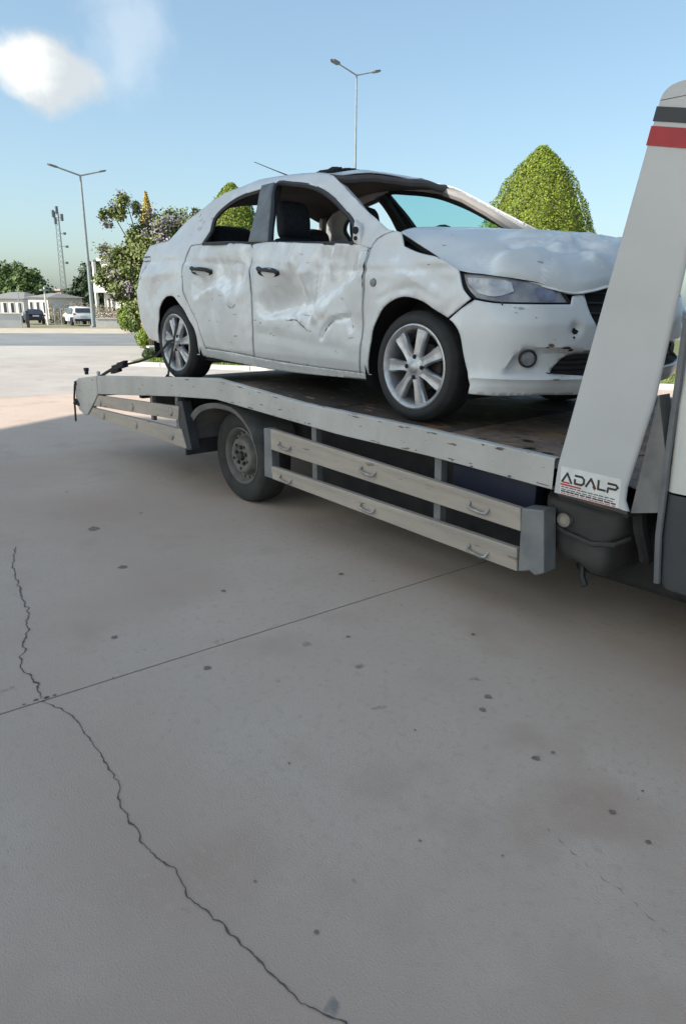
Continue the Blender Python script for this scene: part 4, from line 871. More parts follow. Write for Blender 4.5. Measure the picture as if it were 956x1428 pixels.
# side guards: end plate and posts, planks and handles below them
PL = ([(-.9252, -.1321), (.9574, -.2254), (.9678, -.3299), (-.9219, -.2656)], [(-.9255, -.3741), (.9571, -.4145), (.9678, -.5223), (-.9125, -.4572)])
HD = [(-.7687, -.218), (-.0173, -.2377), (.7354, -.2729), (-.7659, -.4285), (-.0166, -.4452), (.7488, -.4833)]
def handle(x, z, g_, par, sl_):
    q = [(x-.055, z+.004), (x-.05, z-.004), (x-.03, z-.012), (x+.03, z-.016), (x+.05, z-.012), (x+.055, z-.004)]
    ob = MB().tube([(p[0], g_(-.300), p[1]+.012-sl_*(p[0]-x)) if i in (0, 5) else (p[0], g_(-.322), p[1]-sl_*(p[0]-x)) for i, p in enumerate(q)], .0075, 8).build('handle', 'chrome', par)
    return ob
for far in (0, 1):
    g_ = (lambda y: FAR(y)) if far else (lambda y: y)
    b = MB(); y0, y1 = sorted((g_(-.296), g_(-.235)))
    b.prism([(-1.0039, -.1384), (-.929, -.1321), (-.918, -.4572), (-1.0083, -.4565)], y0, y1)
    gd = b.build('side_guard', 'galv', TR, smooth=False, bevel=.003)
    for x in (-.54, .435): MB().prism([(x-.022, zb(x)), (x+.022, zb(x)), (x+.022+.012, -.44), (x-.022+.012, -.44)], g_(-.262), g_(-.215)).build('post', 'galv', gd, smooth=False, bevel=.003)
    pr_ = [(.9611, -.2246), (1.0728, -.2085), (1.1034, -.4909), (1.06, -.515), (1.03, -.500), (.9715, -.5212)]
    MB().prism(pr_, *sorted((g_(-.298), g_(-.20)))).build('end_plate', 'galv', gd, smooth=False, bevel=.006)
    for k, p in enumerate(PL):
        pl = MB().prism(p, *sorted((g_(-.302), g_(-.266)))).build('guard_plank', 'plank', gd, smooth=False, bevel=.005)
        for dz in (.018, .03):
            MB().prism([(p[0][0]+.004, p[0][1]-dz), (p[1][0]-.004, p[1][1]-dz), (p[1][0]-.004, p[1][1]-dz-.005), (p[0][0]+.004, p[0][1]-dz-.005)], *sorted((g_(-.3045), g_(-.2985)))).build('ridge', 'plank', gd, smooth=False)
    for x, z in HD: handle(x, z, g_, gd, .04)
    # rear guard behind the wheel
    gr = MB().prism([(-2.16, -.09), (-2.07, -.085), (-1.96, -.436), (-2.02, -.45), (-2.10, -.43)], *sorted((g_(-.29), g_(-.21)))).build('rear_guard', 'flap', TR, smooth=False, bevel=.005)
    for p in ([(-3.6048, -.1988), (-2.1066, -.1275), (-2.13, -.2317), (-3.7334, -.307)], [(-3.7565, -.3283), (-2.088, -.298), (-2.0216, -.4387), (-3.8687, -.4121)]):
        MB().prism(p, *sorted((g_(-.300), g_(-.268)))).build('guard_plank', 'plank', gr, smooth=False, bevel=.004)
    for x, z in ((-3.58, -.2606), (-2.9158, -.2208), (-2.2365, -.1812), (-3.5252, -.3715), (-2.8678, -.3651), (-2.2433, -.3675)):
        MB().lathe([(.0005, -.012), (.03, -.010), (.036, 0)] if not far else [(.0005, .012), (.03, .010), (.036, 0)], (x, g_(-.301), z), 14).build('bolt_cover', 'chrome' if x > -2.5 else 'plank', gr)
    for x in (-2.62, -2.20): MB().box((x-.02, min(g_(-.265), g_(-.235)), -.30), (x+.02, max(g_(-.265), g_(-.235)), zb(x)+.01)).build('post', 'galv', gr, smooth=False)
    # mudguard over the wheel
    arc = catmull([(-2.13, -.40), (-2.10, -.28), (-2.02, -.175), (-1.90, -.105), (-1.72, -.062), (-1.50, -.062), (-1.36, -.105), (-1.24, -.20), (-1.20, -.28)], 5)
    P = [[(x, g_(-.235), z-.025), (x, g_(-.242), z), (x, g_(-.10), z+.004), (x, g_(.12), z+.004)] for x, z in arc]
    P = [[(-1.62+(x+1.62)*.93, g_(-.225), -.45+(z+.45)*.90)]+r for (x, z), r in zip(arc, P)]
    MB().grid(P).build('mudguard', 'fender', TR)
    MB().box((-2.17, min(g_(-.23), g_(.12)), -.52), (-2.15, max(g_(-.23), g_(.12)), -.07)).build('mud_flap', 'flap', TR, smooth=False)
# truck wheels
def truck_wheel(c, sgn):
    R, rr, w = .346, .208, .21; cc = Vector(c); L = lambda pr: [(r, sgn*h) for r, h in pr]
    b = MB(); k = R-rr
    b.lathe(L([(rr-.01, .02), (rr, .006), (rr+.2*k, -.008), (rr+.5*k, -.013), (rr+.82*k, -.006), (R-.018, .006), (R, .024), (R, w-.024), (R-.02, w), (rr, w)]), c, 64)
    ty = b.build('wheel', 'rubber2', TR, loc=c, sharp=70)
    MB().lathe(L([(rr-.002, .008), (rr+.004, .0), (rr-.004, -.004), (rr-.012, .004), (rr-.022, .022), (rr-.03, .05), (.150, .052), (.140, .03), (.132, .008), (.122, -.004), (.10, -.008), (.08, -.002), (.074, .006), (.0005, .004)]), c, 64).build('rim', 'steel', ty)
    for n in range(18):
        a = 2*PI*n/18; P = []
        rad = Vector((math.cos(a), 0, math.sin(a))); tan = Vector((-math.sin(a), 0, math.cos(a)))
        q = [cc+rad*(.166+.010*u)+tan*.011*v+Vector((0, sgn*(.0495+0*u), 0)) for u, v in ((-1, -.8), (-1, .8), (0, 1), (1, .8), (1, -.8), (0, -1))]
        MB().add(q, [tuple(range(6))]).build('vent_hole', 'gap', ty, smooth=False)
    for n in range(5):
        a = .3+2*PI*n/5; q = cc+Vector((math.cos(a)*.062, 0, math.sin(a)*.062)); MB().lathe(L([(.0005, -.016), (.013, -.014), (.015, .006)]), q, 6).build('lug_nut', 'brake', ty, smooth=False)
        a += PI/5; q = cc+Vector((math.cos(a)*.092, sgn*-.0085, math.sin(a)*.092)); MB().lathe(L([(.0005, 0), (.012, 0.0)]), q, 12).build('bolt_hole', 'gap', ty, smooth=False)
    MB().lathe(L([(.0005, -.02), (.030, -.018), (.036, .004)]), c, 20).build('hub_cap', 'brake', ty)
    return ty
truck_wheel((-1.615, -.075, -.455), 1); truck_wheel((-1.615, 1.775, -.455), -1)
truck_wheel((3.32, -.02, -.455), 1); truck_wheel((3.32, 1.72, -.455), -1)
# slanted gantry posts behind the cab
def mast_x(z): return lerp([-.13, 0, 1.165, 1.34], [1.125, 1.130, 1.346, 1.378], z)
def mast_r(z): return lerp([-.13, -.06, .31, .795, 1.34], [1.455, 1.422, 1.488, 1.530, 1.59], z)
for far in (0, 1):
    g_ = (lambda y: FAR(y)) if far else (lambda y: y)
    zs = [-.112+.04*k for k in range(36)]; zs = [z for z in zs if z < 1.30]+[1.30]; P = []
    for z in zs:
        a, b_ = mast_x(z), mast_r(z); z2 = z-.012*(z < -.05)
        P.append([(a+.012, g_(-.302), z), (a, g_(-.306), z), (a, g_(-.316), z), (a+.006, g_(-.322), z), (b_-.012, g_(-.322), z2), (b_, g_(-.316), z2), (b_+.004, g_(-.310), z2), (b_+.004, g_(-.302), z2)])
    mt = MB().grid(P)
    top = catmull([(1.372, 1.298), (1.384, 1.322), (1.405, 1.338), (1.44, 1.345)], 4)+[(1.60, 1.345), (1.60, 1.298)]
    mt.prism(top, *sorted((g_(-.322), g_(-.302)))); mo = mt.build('gantry_post', 'mast', TR, sharp=35)
    # bands round the top, each 2 mm proud
    def band(z0, z1, m_, nm):
        q = [(mast_x(z0)-.002, z0), (mast_x(z1)-.002, z1), (mast_r(z1)+.004, z1-.048), (mast_r(z0)+.004, z0-.048)]
        MB().prism(q, *sorted((g_(-.3245), g_(-.3035)))).build(nm, m_, mo, smooth=False)
    band(1.168, 1.226, 'red', 'red_band'); band(1.240, 1.283, 'cabd', 'black_band')
    gus = [(1.50, .33), (1.575, .04), (1.575, -.10), (1.455, -.13)]
    MB().prism(gus, *sorted((g_(-.215), g_(-.302)))).build('gusset', 'fender', mo, smooth=False)
    for x, z in ((1.528, -.02), (1.552, .02), (1.50, -.05)): MB().lathe([(.0005, 0), (.008, 0)], (x, g_(-.2895), z), 10).build('bolt_hole', 'gap', mo, smooth=False)
    MB().prism([(1.13, -.112), (1.45, -.124), (1.45, -.150), (1.15, -.135)], *sorted((g_(-.31), g_(-.1)))).build('foot_bracket', 'under', mo, smooth=False)
MB().box((1.44, -.300, 1.21), (1.58, 2.0, 1.345)).build('gantry_beam', 'mast', TR, smooth=False, bevel=.02)
# maker's sticker on the post
YS = -.3232
st = MB().prism([(1.150, .006), (1.411, -.001), (1.4148, -.116), (1.154, -.1105)], YS, YS+.0008).build('sticker', 'sticker', TR, smooth=False)
def stroke(P, w, m_, nm='letter'):
    b = MB(); o = []
    for i in range(len(P)-1):
        a, c = Vector(P[i]), Vector(P[i+1]); d = (c-a).normalized(); n_ = Vector((-d.y, d.x))*w/2; e = d*w*.3
        q = [a-e+n_, a-e-n_, c+e-n_, c+e+n_]; b.prism([tuple(p) for p in q], YS-.0012-.00004*i, YS-.0002)
    return b.build(nm, m_, st, smooth=False)
def lx(u, v): return (1.157+.25*u-.002*v, -.004-.0065*u-.118*(1-v)*.93-.004+.0)
def LP_(pts): return [lx(u, v) for u, v in pts]
w_ = .0085
stroke(LP_([(.02, .56), (.105, .90), (.19, .56)]), w_, 'ink'); stroke(LP_([(.035, .54), (.15, .54)]), .006, 'inkr', 'letter_stroke'); stroke(LP_([(.0, .45), (.36, .45)]), .006, 'inkr', 'underline')
stroke(LP_([(.25, .88), (.37, .88), (.41, .80), (.41, .66), (.37, .58), (.25, .58)]), w_, 'ink'); stroke(LP_([(.25, .73), (.25, .60)]), w_, 'ink')
stroke(LP_([(.45, .58), (.53, .90), (.61, .58)]), w_, 'ink'); stroke(LP_([(.575, .62), (.605, .54)]), .007, 'inkr', 'letter_stroke')
stroke(LP_([(.66, .90), (.66, .59), (.78, .59)]), w_, 'ink')
stroke(LP_([(.82, .88), (.95, .88), (.985, .80), (.95, .71), (.83, .71), (.82, .56)]), w_, 'ink')
rnd = random.Random(3)
for v, m_, hh in ((.36, 'ink', .0035), (.27, 'ink', .003), (.195, 'ink', .0055), (.115, 'inkr', .003)):
    u = .02
    while u < .93:
        l = rnd.uniform(.025, .09); stroke(LP_([(u, v), (min(u+l, .97), v)]), hh, m_, 'small_print'); u += l+rnd.uniform(.02, .035)
MB().prism([(1.152, -.1108), (1.416, -.1162), (1.45, -.1225), (1.45, -.133), (1.152, -.118)], YS, YS+.02).build('rusty_edge', 'deck', TR, smooth=False)
# moulded tank hanging below the post
tk = round_poly([(.985, -.165), (.985, -.225), (1.03, -.262), (1.042, -.36), (1.066, -.43), (1.10, -.462), (1.145, -.458), (1.20, -.470), (1.25, -.495), (1.305, -.488), (1.322, -.44), (1.33, -.335), (1.372, -.275), (1.38, -.19), (1.34, -.165)], .02, 60)
cx_ = 1.18; cz_ = -.31; P = []
for y, s in ((-.175, .0), (-.175, .62), (-.170, .80), (-.150, .93), (-.115, 1.0), (.25, 1.0), (.30, .9), (.30, 0)):
    P.append([(cx_+(x-cx_)*s, y, cz_+(z-cz_)*s) for x, z in tk+tk[:1]])
tko = MB().grid(P).build('fuel_tank', 'tank', TR, sharp=60)
MB().tube([(1.0, -.10, -.262), (1.03, -.172, -.288), (1.12, -.188, -.318), (1.25, -.185, -.338), (1.34, -.165, -.322), (1.372, -.10, -.30)], .012, 8).build('seam_flange', 'tank', tko)
MB().lathe([(.0005, -.192), (.017, -.192), (.018, -.202), (.031, -.202), (.033, -.192), (.033, -.15)], (1.115, 0, -.262), 24).build('filler_cap', 'chrome', tko)
MB().lathe([(.0005, -.2035), (.018, -.2035)], (1.115, 0, -.262), 16).build('cap_centre', 'plank', tko)
MB().tube([(1.17, -.10, -.44), (1.20, -.14, -.52), (1.225, -.15, -.55)], .016, 8).build('drain_hose', 'black', tko)
MB().tube([(1.42, -.16, -.14), (1.44, -.17, -.22), (1.47, -.15, -.33), (1.46, -.12, -.36)], .028, 8).build('bracket', 'under', TR)
MB().tube([(1.40, -.05, -.12), (1.50, -.05, -.10), (1.56, -.02, -.20), (1.55, .05, -.40)], .04, 8).build('hose', 'under', TR)
# cab: rear corner shows at the edge of the picture
cabo = [(-.30, 0), (2.00, 0)]
def cabring(z):
    q = []; r = .05; y0 = -.300+.10*sstep(.25, 1.25, z); y1 = 1.70-y0; xb = lerp([-.40, -.384, -.186, .1, .5, 1.3], [1.61, 1.588, 1.566, 1.560, 1.541, 1.51], z)
    xf = lerp([-.4, .1, .35, 1.2, 1.35], [3.55, 3.62, 3.35, 2.55, 2.45], z)
    for a in range(6): t = PI/2*a/5; q.append((xb+r-r*math.sin(t), y0+r-r*math.cos(t), z))
    for a in range(6): t = PI/2*a/5; q.append((xb+r-r*math.cos(t), y1-r+r*math.sin(t), z))
    for a in range(6): t = PI/2*a/5; q.append((xf-.2+.2*math.sin(t), y1-.2+.2*math.cos(t), z))
    for a in range(6): t = PI/2*a/5; q.append((xf-.2+.2*math.cos(t), y0+.2-.2*math.sin(t), z))
    return q+q[:1]
MB().grid([cabring(z) for z in (-.018, .1, .3, .5, .8, 1.1, 1.28, 1.33)]+[[(2.2, .85, 1.34)]*25]).build('cab', 'cabw', TR, sharp=50)
low = MB().grid([[(2.5, .85, -.392)]*25]+[cabring(z) for z in (-.392, -.36, -.2, -.026)]).build('cab_skirt', 'cabd', TR, sharp=50)
MB().tube([(1.556, -.294, .6), (1.562, -.296, .1), (1.568, -.298, -.02), (1.572, -.298, -.19), (1.590, -.292, -.38)], .013, 8).build('corner_strip', 'trim', TR)
for sgn, y in ((0, -.303), (1, 2.003)):
    g_ = (lambda v: FAR(v)) if sgn else (lambda v: v)
    MB().add([(x, g_(-.305+.10*sstep(.25, 1.25, z)), z) for x, z in ((2.0, .42), (2.95, .42), (2.55, 1.12), (2.0, 1.12))], [(0, 1, 2, 3)]).build('side_window', 'pane', TR, smooth=False)
    MB().tube([(1.95, g_(-.303), -.35), (1.95, g_(-.303), .40)], .004, 5).build('door_gap', 'gap', TR)
MB().add([(3.30, .0, .42), (3.30, 1.7, .42), (2.60, 1.6, 1.16), (2.60, .1, 1.16)], [(0, 1, 2, 3)]).build('windscreen', 'pane', TR, smooth=False)

# tie-down strap from the rear wheel to the tail, and a chain hook
SB = thing('tie_down_strap', 'black ratchet strap tying the rear wheel of the car to the end of the flatbed', 'strap', (-3.3, -.2, 0))
hub = Vector((-2.652, -.02, .305))
def flat(pts, w, nm, par, th=.005):
    P = []
    for i, p in enumerate(pts):
        d = (Vector(pts[min(i+1, len(pts)-1)])-Vector(pts[max(i-1, 0)])).normalized(); s_ = d.cross(Vector((0, 1, .3))).normalized()*w/2; n_ = d.cross(s_).normalized()*th/2
        P.append([Vector(p)+s_+n_, Vector(p)+s_-n_, Vector(p)-s_-n_, Vector(p)-s_+n_, Vector(p)+s_+n_])
    return MB().grid(P).build(nm, 'web', par)
flat([(-2.62, -.025, .33), (-2.70, -.035, .315), (-2.80, -.03, .26), (-2.95, -.03, .19), (-3.12, -.10, .13), (-3.25, -.16, .10)], .020, 'webbing', SB)
flat([(-3.42, -.22, .05), (-3.52, -.24, .01), (-3.62, -.25, -.03)], .026, 'webbing', SB)
flat([(-2.57, -.03, .44), (-2.60, -.035, .36), (-2.655, -.035, .24), (-2.72, -.035, .12), (-2.74, -.04, .03)], .022, 'webbing', SB)
b = MB(); d = Vector((-.17, -.06, -.05)).normalized(); c = Vector((-3.335, -.19, .078)); s_ = d.cross(up).normalized(); n_ = s_.cross(d)
def obox(b, c, hx, hy, hz): b.add([c+d*hx*i+s_*hy*j+n_*hz*k for k in (-1, 1) for i, j in ((-1, -1), (1, -1), (1, 1), (-1, 1))], [(3, 2, 1, 0), (4, 5, 6, 7), (0, 1, 5, 4), (1, 2, 6, 5), (2, 3, 7, 6), (3, 0, 4, 7)])
obox(b, c, .075, .03, .022); obox(b, c+d*.06-n_*.03, .05, .026, .014); obox(b, c-d*.04+n_*.022, .05, .024, .010)
b.tube([c-d*.06-s_*.035, c-d*.06+s_*.035], .016, 10); b.build('ratchet', 'web', SB, smooth=False, bevel=.006)
MB().tube([(-2.74, -.04, .04), (-2.76, -.06, .0), (-2.80, -.07, -.02), (-2.83, -.06, .0)], .014, 8).tube([(-2.60, -.03, .02), (-2.68, -.05, .03), (-2.75, -.05, .01)], .010, 6).build('hook', 'web', SB)
rp_ = MB().tube([(-4.115, -.31, -.14), (-4.14, -.32, -.28), (-4.12, -.33, -.40), (-4.13, -.33, -.50)], .010, 6).tube([(-4.10, -.315, -.29), (-4.12, -.32, -.33)], .024, 8).build('hanging_cord', 'web', loc=(-4.12, -.31, -.14))
tag(rp_, 'short dark cord hanging from the tail end of the flatbed', 'cord')

# ------------------------------------------------------------------ trees and shrubs
def leaves(b, pos, size, rnd, nrm=None, flat_=.0):
    a = Vector((rnd.gauss(0, 1), rnd.gauss(0, 1), rnd.gauss(0, 1)))
    n = a.normalized() if nrm is None else (a*.55+nrm).normalized()
    u = n.orthogonal().normalized(); v = n.cross(u); t = rnd.random()*6.28; u, v = u*math.cos(t)+v*math.sin(t), v*math.cos(t)-u*math.sin(t)
    s = size*rnd.uniform(.6, 1.3); b.add([pos-u*s*.5, pos-v*s*.32, pos+u*s*.5, pos+v*s*.32], [(0, 1, 2, 3)])
def cypress(loc, h, r, label, leafm, seed, n=15000, group=None, cat='tree', size=.085):
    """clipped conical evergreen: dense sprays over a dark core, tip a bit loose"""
    T = thing('cypress_tree', label, cat, loc, group); rnd = random.Random(seed); b = MB(); L = Vector(loc)
    PT = catmull([(0, .86), (.12, .93), (.3, .91), (.51, .77), (.70, .60), (.85, .39), (.94, .20), (.975, .10), (1.0, .02)], 6)
    def rad(t): return r*lerp([p[0] for p in PT], [p[1] for p in PT], t)
    for i in range(n):
        t = rnd.random()**1.25*.995; a = rnd.random()*2*PI
        lump = noise.noise(Vector((math.cos(a)*3.2, math.sin(a)*3.2, t*h*2.6+seed)))*.10+noise.noise(Vector((math.cos(a)*9, math.sin(a)*9, t*h*6+seed)))*.06
        rr = rad(t)*(1+lump)*(1-abs(rnd.gauss(0, .045))); out = Vector((math.cos(a), math.sin(a), .35+.4*t))
        leaves(b, L+Vector((rr*math.cos(a), rr*math.sin(a), .12+t*(h-.12)+rnd.gauss(0, .02))), size*(1-.35*t), rnd, out.normalized())
    b.build('foliage', leafm, T, smooth=False, recalc=False)
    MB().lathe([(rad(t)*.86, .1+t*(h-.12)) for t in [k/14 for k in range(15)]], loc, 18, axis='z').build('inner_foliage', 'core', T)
    MB().tube([L, L+Vector((0, 0, .3*h))], [.10, .07], 8).build('trunk', 'bark', T); return T
cypress((-6.9, 11.22, -.80), 4.68, 1.85, 'big golden green conical cypress to the right of the car roof', 'leafy', 3, 42000, size=.062)
cypress((-17.5, 10.2, -.92), 5.1, 1.75, 'golden green conical cypress seen through the rear door window', 'leafy', 8, 26000, size=.085)
cypress((-24.15, 10.65, -.99), 5.6, .55, 'slim yellow cypress tip rising out of the mauve flowering tree', 'leafyel', 12, 5000, size=.12)
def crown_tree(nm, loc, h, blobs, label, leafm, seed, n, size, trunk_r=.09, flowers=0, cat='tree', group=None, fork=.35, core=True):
    """trunk with limbs reaching into leaf clumps; blobs = (dx, dy, z, radius)"""
    T = thing(nm, label, cat, loc, group); rnd = random.Random(seed); L = Vector(loc); b = MB(); fl = MB(); br = MB()
    tot = sum(q[3]**2 for q in blobs)
    for dx, dy, z, r in blobs:
        c = L+Vector((dx, dy, z)); k = int(n*r*r/tot)
        for sub in range(max(5, int(26*r))):
            dv = Vector((rnd.gauss(0, 1), rnd.gauss(0, 1), rnd.gauss(0, .8))).normalized(); sc = c+dv*r*rnd.uniform(.45, 1.02); sr = r*rnd.uniform(.22, .42); kk = k//max(5, int(26*r))
            isf = rnd.random() < flowers
            for i in range(kk):
                p = sc+Vector((rnd.gauss(0, 1), rnd.gauss(0, 1), rnd.gauss(0, .8)))*sr*.62
                leaves(fl if isf and rnd.random() < .75 else b, p, size, rnd, ((p-c).normalized()*.6+Vector((0, 0, .5))).normalized())
        st_ = L+Vector((0, 0, h*fork)); mid = st_.lerp(c, .55)+Vector((rnd.gauss(0, .1), rnd.gauss(0, .1), .1)); br.tube([st_, mid, c+Vector((0, 0, r*.3))], [trunk_r*.6, trunk_r*.35, .012], 6)
    b.build('foliage', leafm, T, smooth=False, recalc=False)
    if fl.v: fl.build('blossom', 'flower', T, smooth=False, recalc=False)
    br.tube([L, L+Vector((.03, .02, h*fork*.5)), L+Vector((0, 0, h*fork+.1))], [trunk_r*1.25, trunk_r, trunk_r*.8], 8); br.build('trunk', 'bark', T)
    return T
def rel(p, u, v, z=0): return (.46*u-.888*v, .888*u+.46*v, z)
def bl(lst): return [(*rel(None, u, v)[:2], z, r) for u, v, z, r in lst]
p = far_pt(218, 26)
crown_tree('flowering_tree', p, 4.8, bl([(.1, 0, 3.75, .75), (.85, 0, 3.75, .75), (-.85, 0, 3.4, .6), (-1.5, .1, 4.2, .42), (-1.0, -.1, 4.45, .42), (-1.65, .1, 2.9, .5), (-1.75, .1, 2.2, .5), (.0, 0, 3.1, 1.0), (-1.1, .1, 2.6, .75), (.9, 0, 2.9, 1.0), (-1.3, .1, 1.9, .6), (-.5, -.2, 1.9, .85), (.5, 0, 1.7, .9), (-.4, -.3, 1.0, .7), (.3, -.3, .7, .7), (1.1, .2, 4.25, .4), (1.6, 0, 3.6, .6)]),
           'mauve flowering tree with loose branches behind the boot of the car', 'leafmix', 21, 52000, .105, .08, flowers=.36, fork=.18)
def shrub(nm, loc, blobs, label, leafm, seed, n, size, group=None, cat='shrub'):
    T = thing(nm, label, cat, loc, group); rnd = random.Random(seed); L = Vector(loc); b = MB(); tot = sum(q[3]**2 for q in blobs); st_ = MB()
    for dx, dy, z, r in blobs:
        for i in range(int(n*r*r/tot)):
            dv = Vector((rnd.gauss(0, 1), rnd.gauss(0, 1), rnd.gauss(0, 1))).normalized(); q = 1+.28*noise.noise(dv*2.4+Vector((seed, 0, 0))); rr = r*q*(1-abs(rnd.gauss(0, .12)))
            leaves(b, L+Vector((dx, dy, z))+dv*rr, size, rnd, (dv+Vector((0, 0, .3))).normalized())
        st_.tube([L+Vector((dx*.2, dy*.2, 0)), L+Vector((dx, dy, z))], [.03, .012], 6)
    b.build('foliage', leafm, T, smooth=False, recalc=False); st_.build('stem', 'bark', T)
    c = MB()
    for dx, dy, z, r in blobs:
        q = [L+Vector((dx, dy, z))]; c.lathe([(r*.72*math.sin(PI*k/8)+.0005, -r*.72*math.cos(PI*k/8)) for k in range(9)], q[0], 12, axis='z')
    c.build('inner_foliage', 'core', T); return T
shrub('round_shrub', far_pt(169, 42), bl([(0, 0, .75, .72), (.1, 0, 1.1, .55)]), 'bright yellow green clipped shrub at the foot of the flowering tree', 'leafbr', 31, 3500, .12)
shrub('green_shrub', far_pt(182, 40), bl([(0, 0, .7, .7), (.5, 0, .5, .6)]), 'mid green shrub right of the bright clipped one', 'leafmd', 32, 2600, .13)
shrub('low_shrub', far_pt(193, 24.2), bl([(-.1, 0, .35, .33), (.35, 0, .30, .32), (.8, .1, .33, .34)]), 'low bright green shrub on the white garden wall behind the car', 'leafbr', 33, 4200, .07)
shrub('leafy_stem', far_pt(196, 23.4), bl([(0, 0, .75, .16), (.12, 0, .55, .16), (-.1, 0, .95, .12), (.05, 0, 1.1, .12)]), 'thin leafy stem growing up beside the rear bumper', 'leafmd', 34, 500, .07, cat='plant')
shrub('hedge', far_pt(222, 18.9), bl([(-.55, 0, .16, .16), (-.25, 0, .17, .18), (.1, .02, .16, .18), (.45, 0, .17, .18), (.8, 0, .16, .17)]), 'dark low hedge in front of the white garden wall', 'leafdk', 35, 3200, .05, cat='hedge')
# low white garden wall
w = thing('garden_wall', 'low white garden wall with a flat coping behind the rear wheel', 'wall', far_pt(225, 20.5))
a = far_pt(190, 20.9); b_ = far_pt(330, 21.8); dv = (b_-a).normalized(); nv = Vector((-dv.y, dv.x, 0)); 
def wallbox(a, b_, z0, z1, t, nm, m_, par, bev=.01):
    dv = (b_-a).normalized(); nv = Vector((-dv.y, dv.x, 0))*t/2
    MB().add([a-nv+Vector((0, 0, z0)), b_-nv+Vector((0, 0, z0)), b_+nv+Vector((0, 0, z0)), a+nv+Vector((0, 0, z0)), a-nv+Vector((0, 0, z1)), b_-nv+Vector((0, 0, z1)), b_+nv+Vector((0, 0, z1)), a+nv+Vector((0, 0, z1))],
             [(3, 2, 1, 0), (4, 5, 6, 7), (0, 1, 5, 4), (1, 2, 6, 5), (2, 3, 7, 6), (3, 0, 4, 7)]).build(nm, m_, par, smooth=False, bevel=bev)
wallbox(a+dv*.06, b_, -.1, .20, .20, 'masonry', 'kerb', w); wallbox(a, b_, .20, .27, .30, 'coping', 'kerb', w)

# ------------------------------------------------------------------ street lamps, tower, houses, cars far away
def street_lamp(base, top, arms, label, r0=.10):
    T = thing('street_lamp', label, 'street lamp', base, 'double armed street lamps'); B = Vector(base); H = Vector((base[0], base[1], top))
    MB().tube([B, B+Vector((0, 0, .9)), B.lerp(H, .5), H], [r0*1.1, r0, r0*.75, r0*.5], 10).build('pole', 'pole', T)
    MB().box(tuple(B+Vector((-.2, -.2, -.05))), tuple(B+Vector((.2, .2, .04)))).build('base_plate', 'pole', T, smooth=False)
    for (u, v, dz) in arms:
        e = H+Vector(rel(None, u, v, dz)); d = (e-H).normalized(); q = d.cross(up).normalized()
        ar = MB().tube([H-Vector((0, 0, .05)), H.lerp(e, .75)], [r0*.42, r0*.36], 8).build('arm', 'pole', T)
        s_ = H.lerp(e, .68); P = []
        for t, w_, h_ in ((0, .5, .5), (.15, 1, 1), (.8, 1, 1), (1, .4, .5)):
            c = s_.lerp(e, t); n_ = q.cross(d)
            P.append([c+q*.13*w_+n_*.05*h_, c-q*.13*w_+n_*.05*h_, c-q*.13*w_-n_*.05*h_, c+q*.13*w_-n_*.05*h_, c+q*.13*w_+n_*.05*h_])
        MB().grid(P).build('lamp_head', 'lampd', ar, smooth=False)
    return T
street_lamp((-50.24, 18.86, -1.32), 9.06, [(-2.0, -.9, .45), (1.75, .6, .45)], 'street lamp with two arms beyond the road at the left', .15)
street_lamp((-26.98, 24.03, -1.09), 11.66, [(-1.5, -.8, .30), (1.4, .5, .38)], 'tall street lamp with two arms rising behind the car roof', .085)
tw = far_pt(85, 150); T = thing('radio_mast', 'thin lattice radio mast standing far away left of the street lamp', 'mast', tw); b = MB(); H = 18.6
legs = [Vector((math.cos(a), math.sin(a), 0)) for a in (0, 2.09, 4.19)]
for l_ in legs: b.tube([tw+l_*.7, tw+l_*.38+Vector((0, 0, H))], .055, 5)
b.build('mast_leg', 'lampd', T); b = MB()
for k in range(20):
    for i in range(3):
        z0, z1 = H*k/20, H*(k+1)/20; f_ = lambda z: .7-.32*z/H
        b.tube([tw+legs[i]*f_(z0)+Vector((0, 0, z0)), tw+legs[(i+1) % 3]*f_(z1)+Vector((0, 0, z1))], .028, 4)
b.build('lattice', 'lampd', T)
for u, z in ((-.7, 18.2), (.8, 17.6), (0, 18.9), (-.4, 17.0), (1.2, 12.5), (.9, 9.6), (1.0, 14.8)):
    e = Vector(rel(None, u, -.2, z)); an = MB().box(tuple(tw+e-Vector((.22, .22, .6 if z > 16 else .2))), tuple(tw+e+Vector((.22, .22, .6 if z > 16 else .2)))); an.tube([tw+Vector((0, 0, z)), tw+e], .06, 4); an.build('aerial', 'lampd', T, smooth=False)
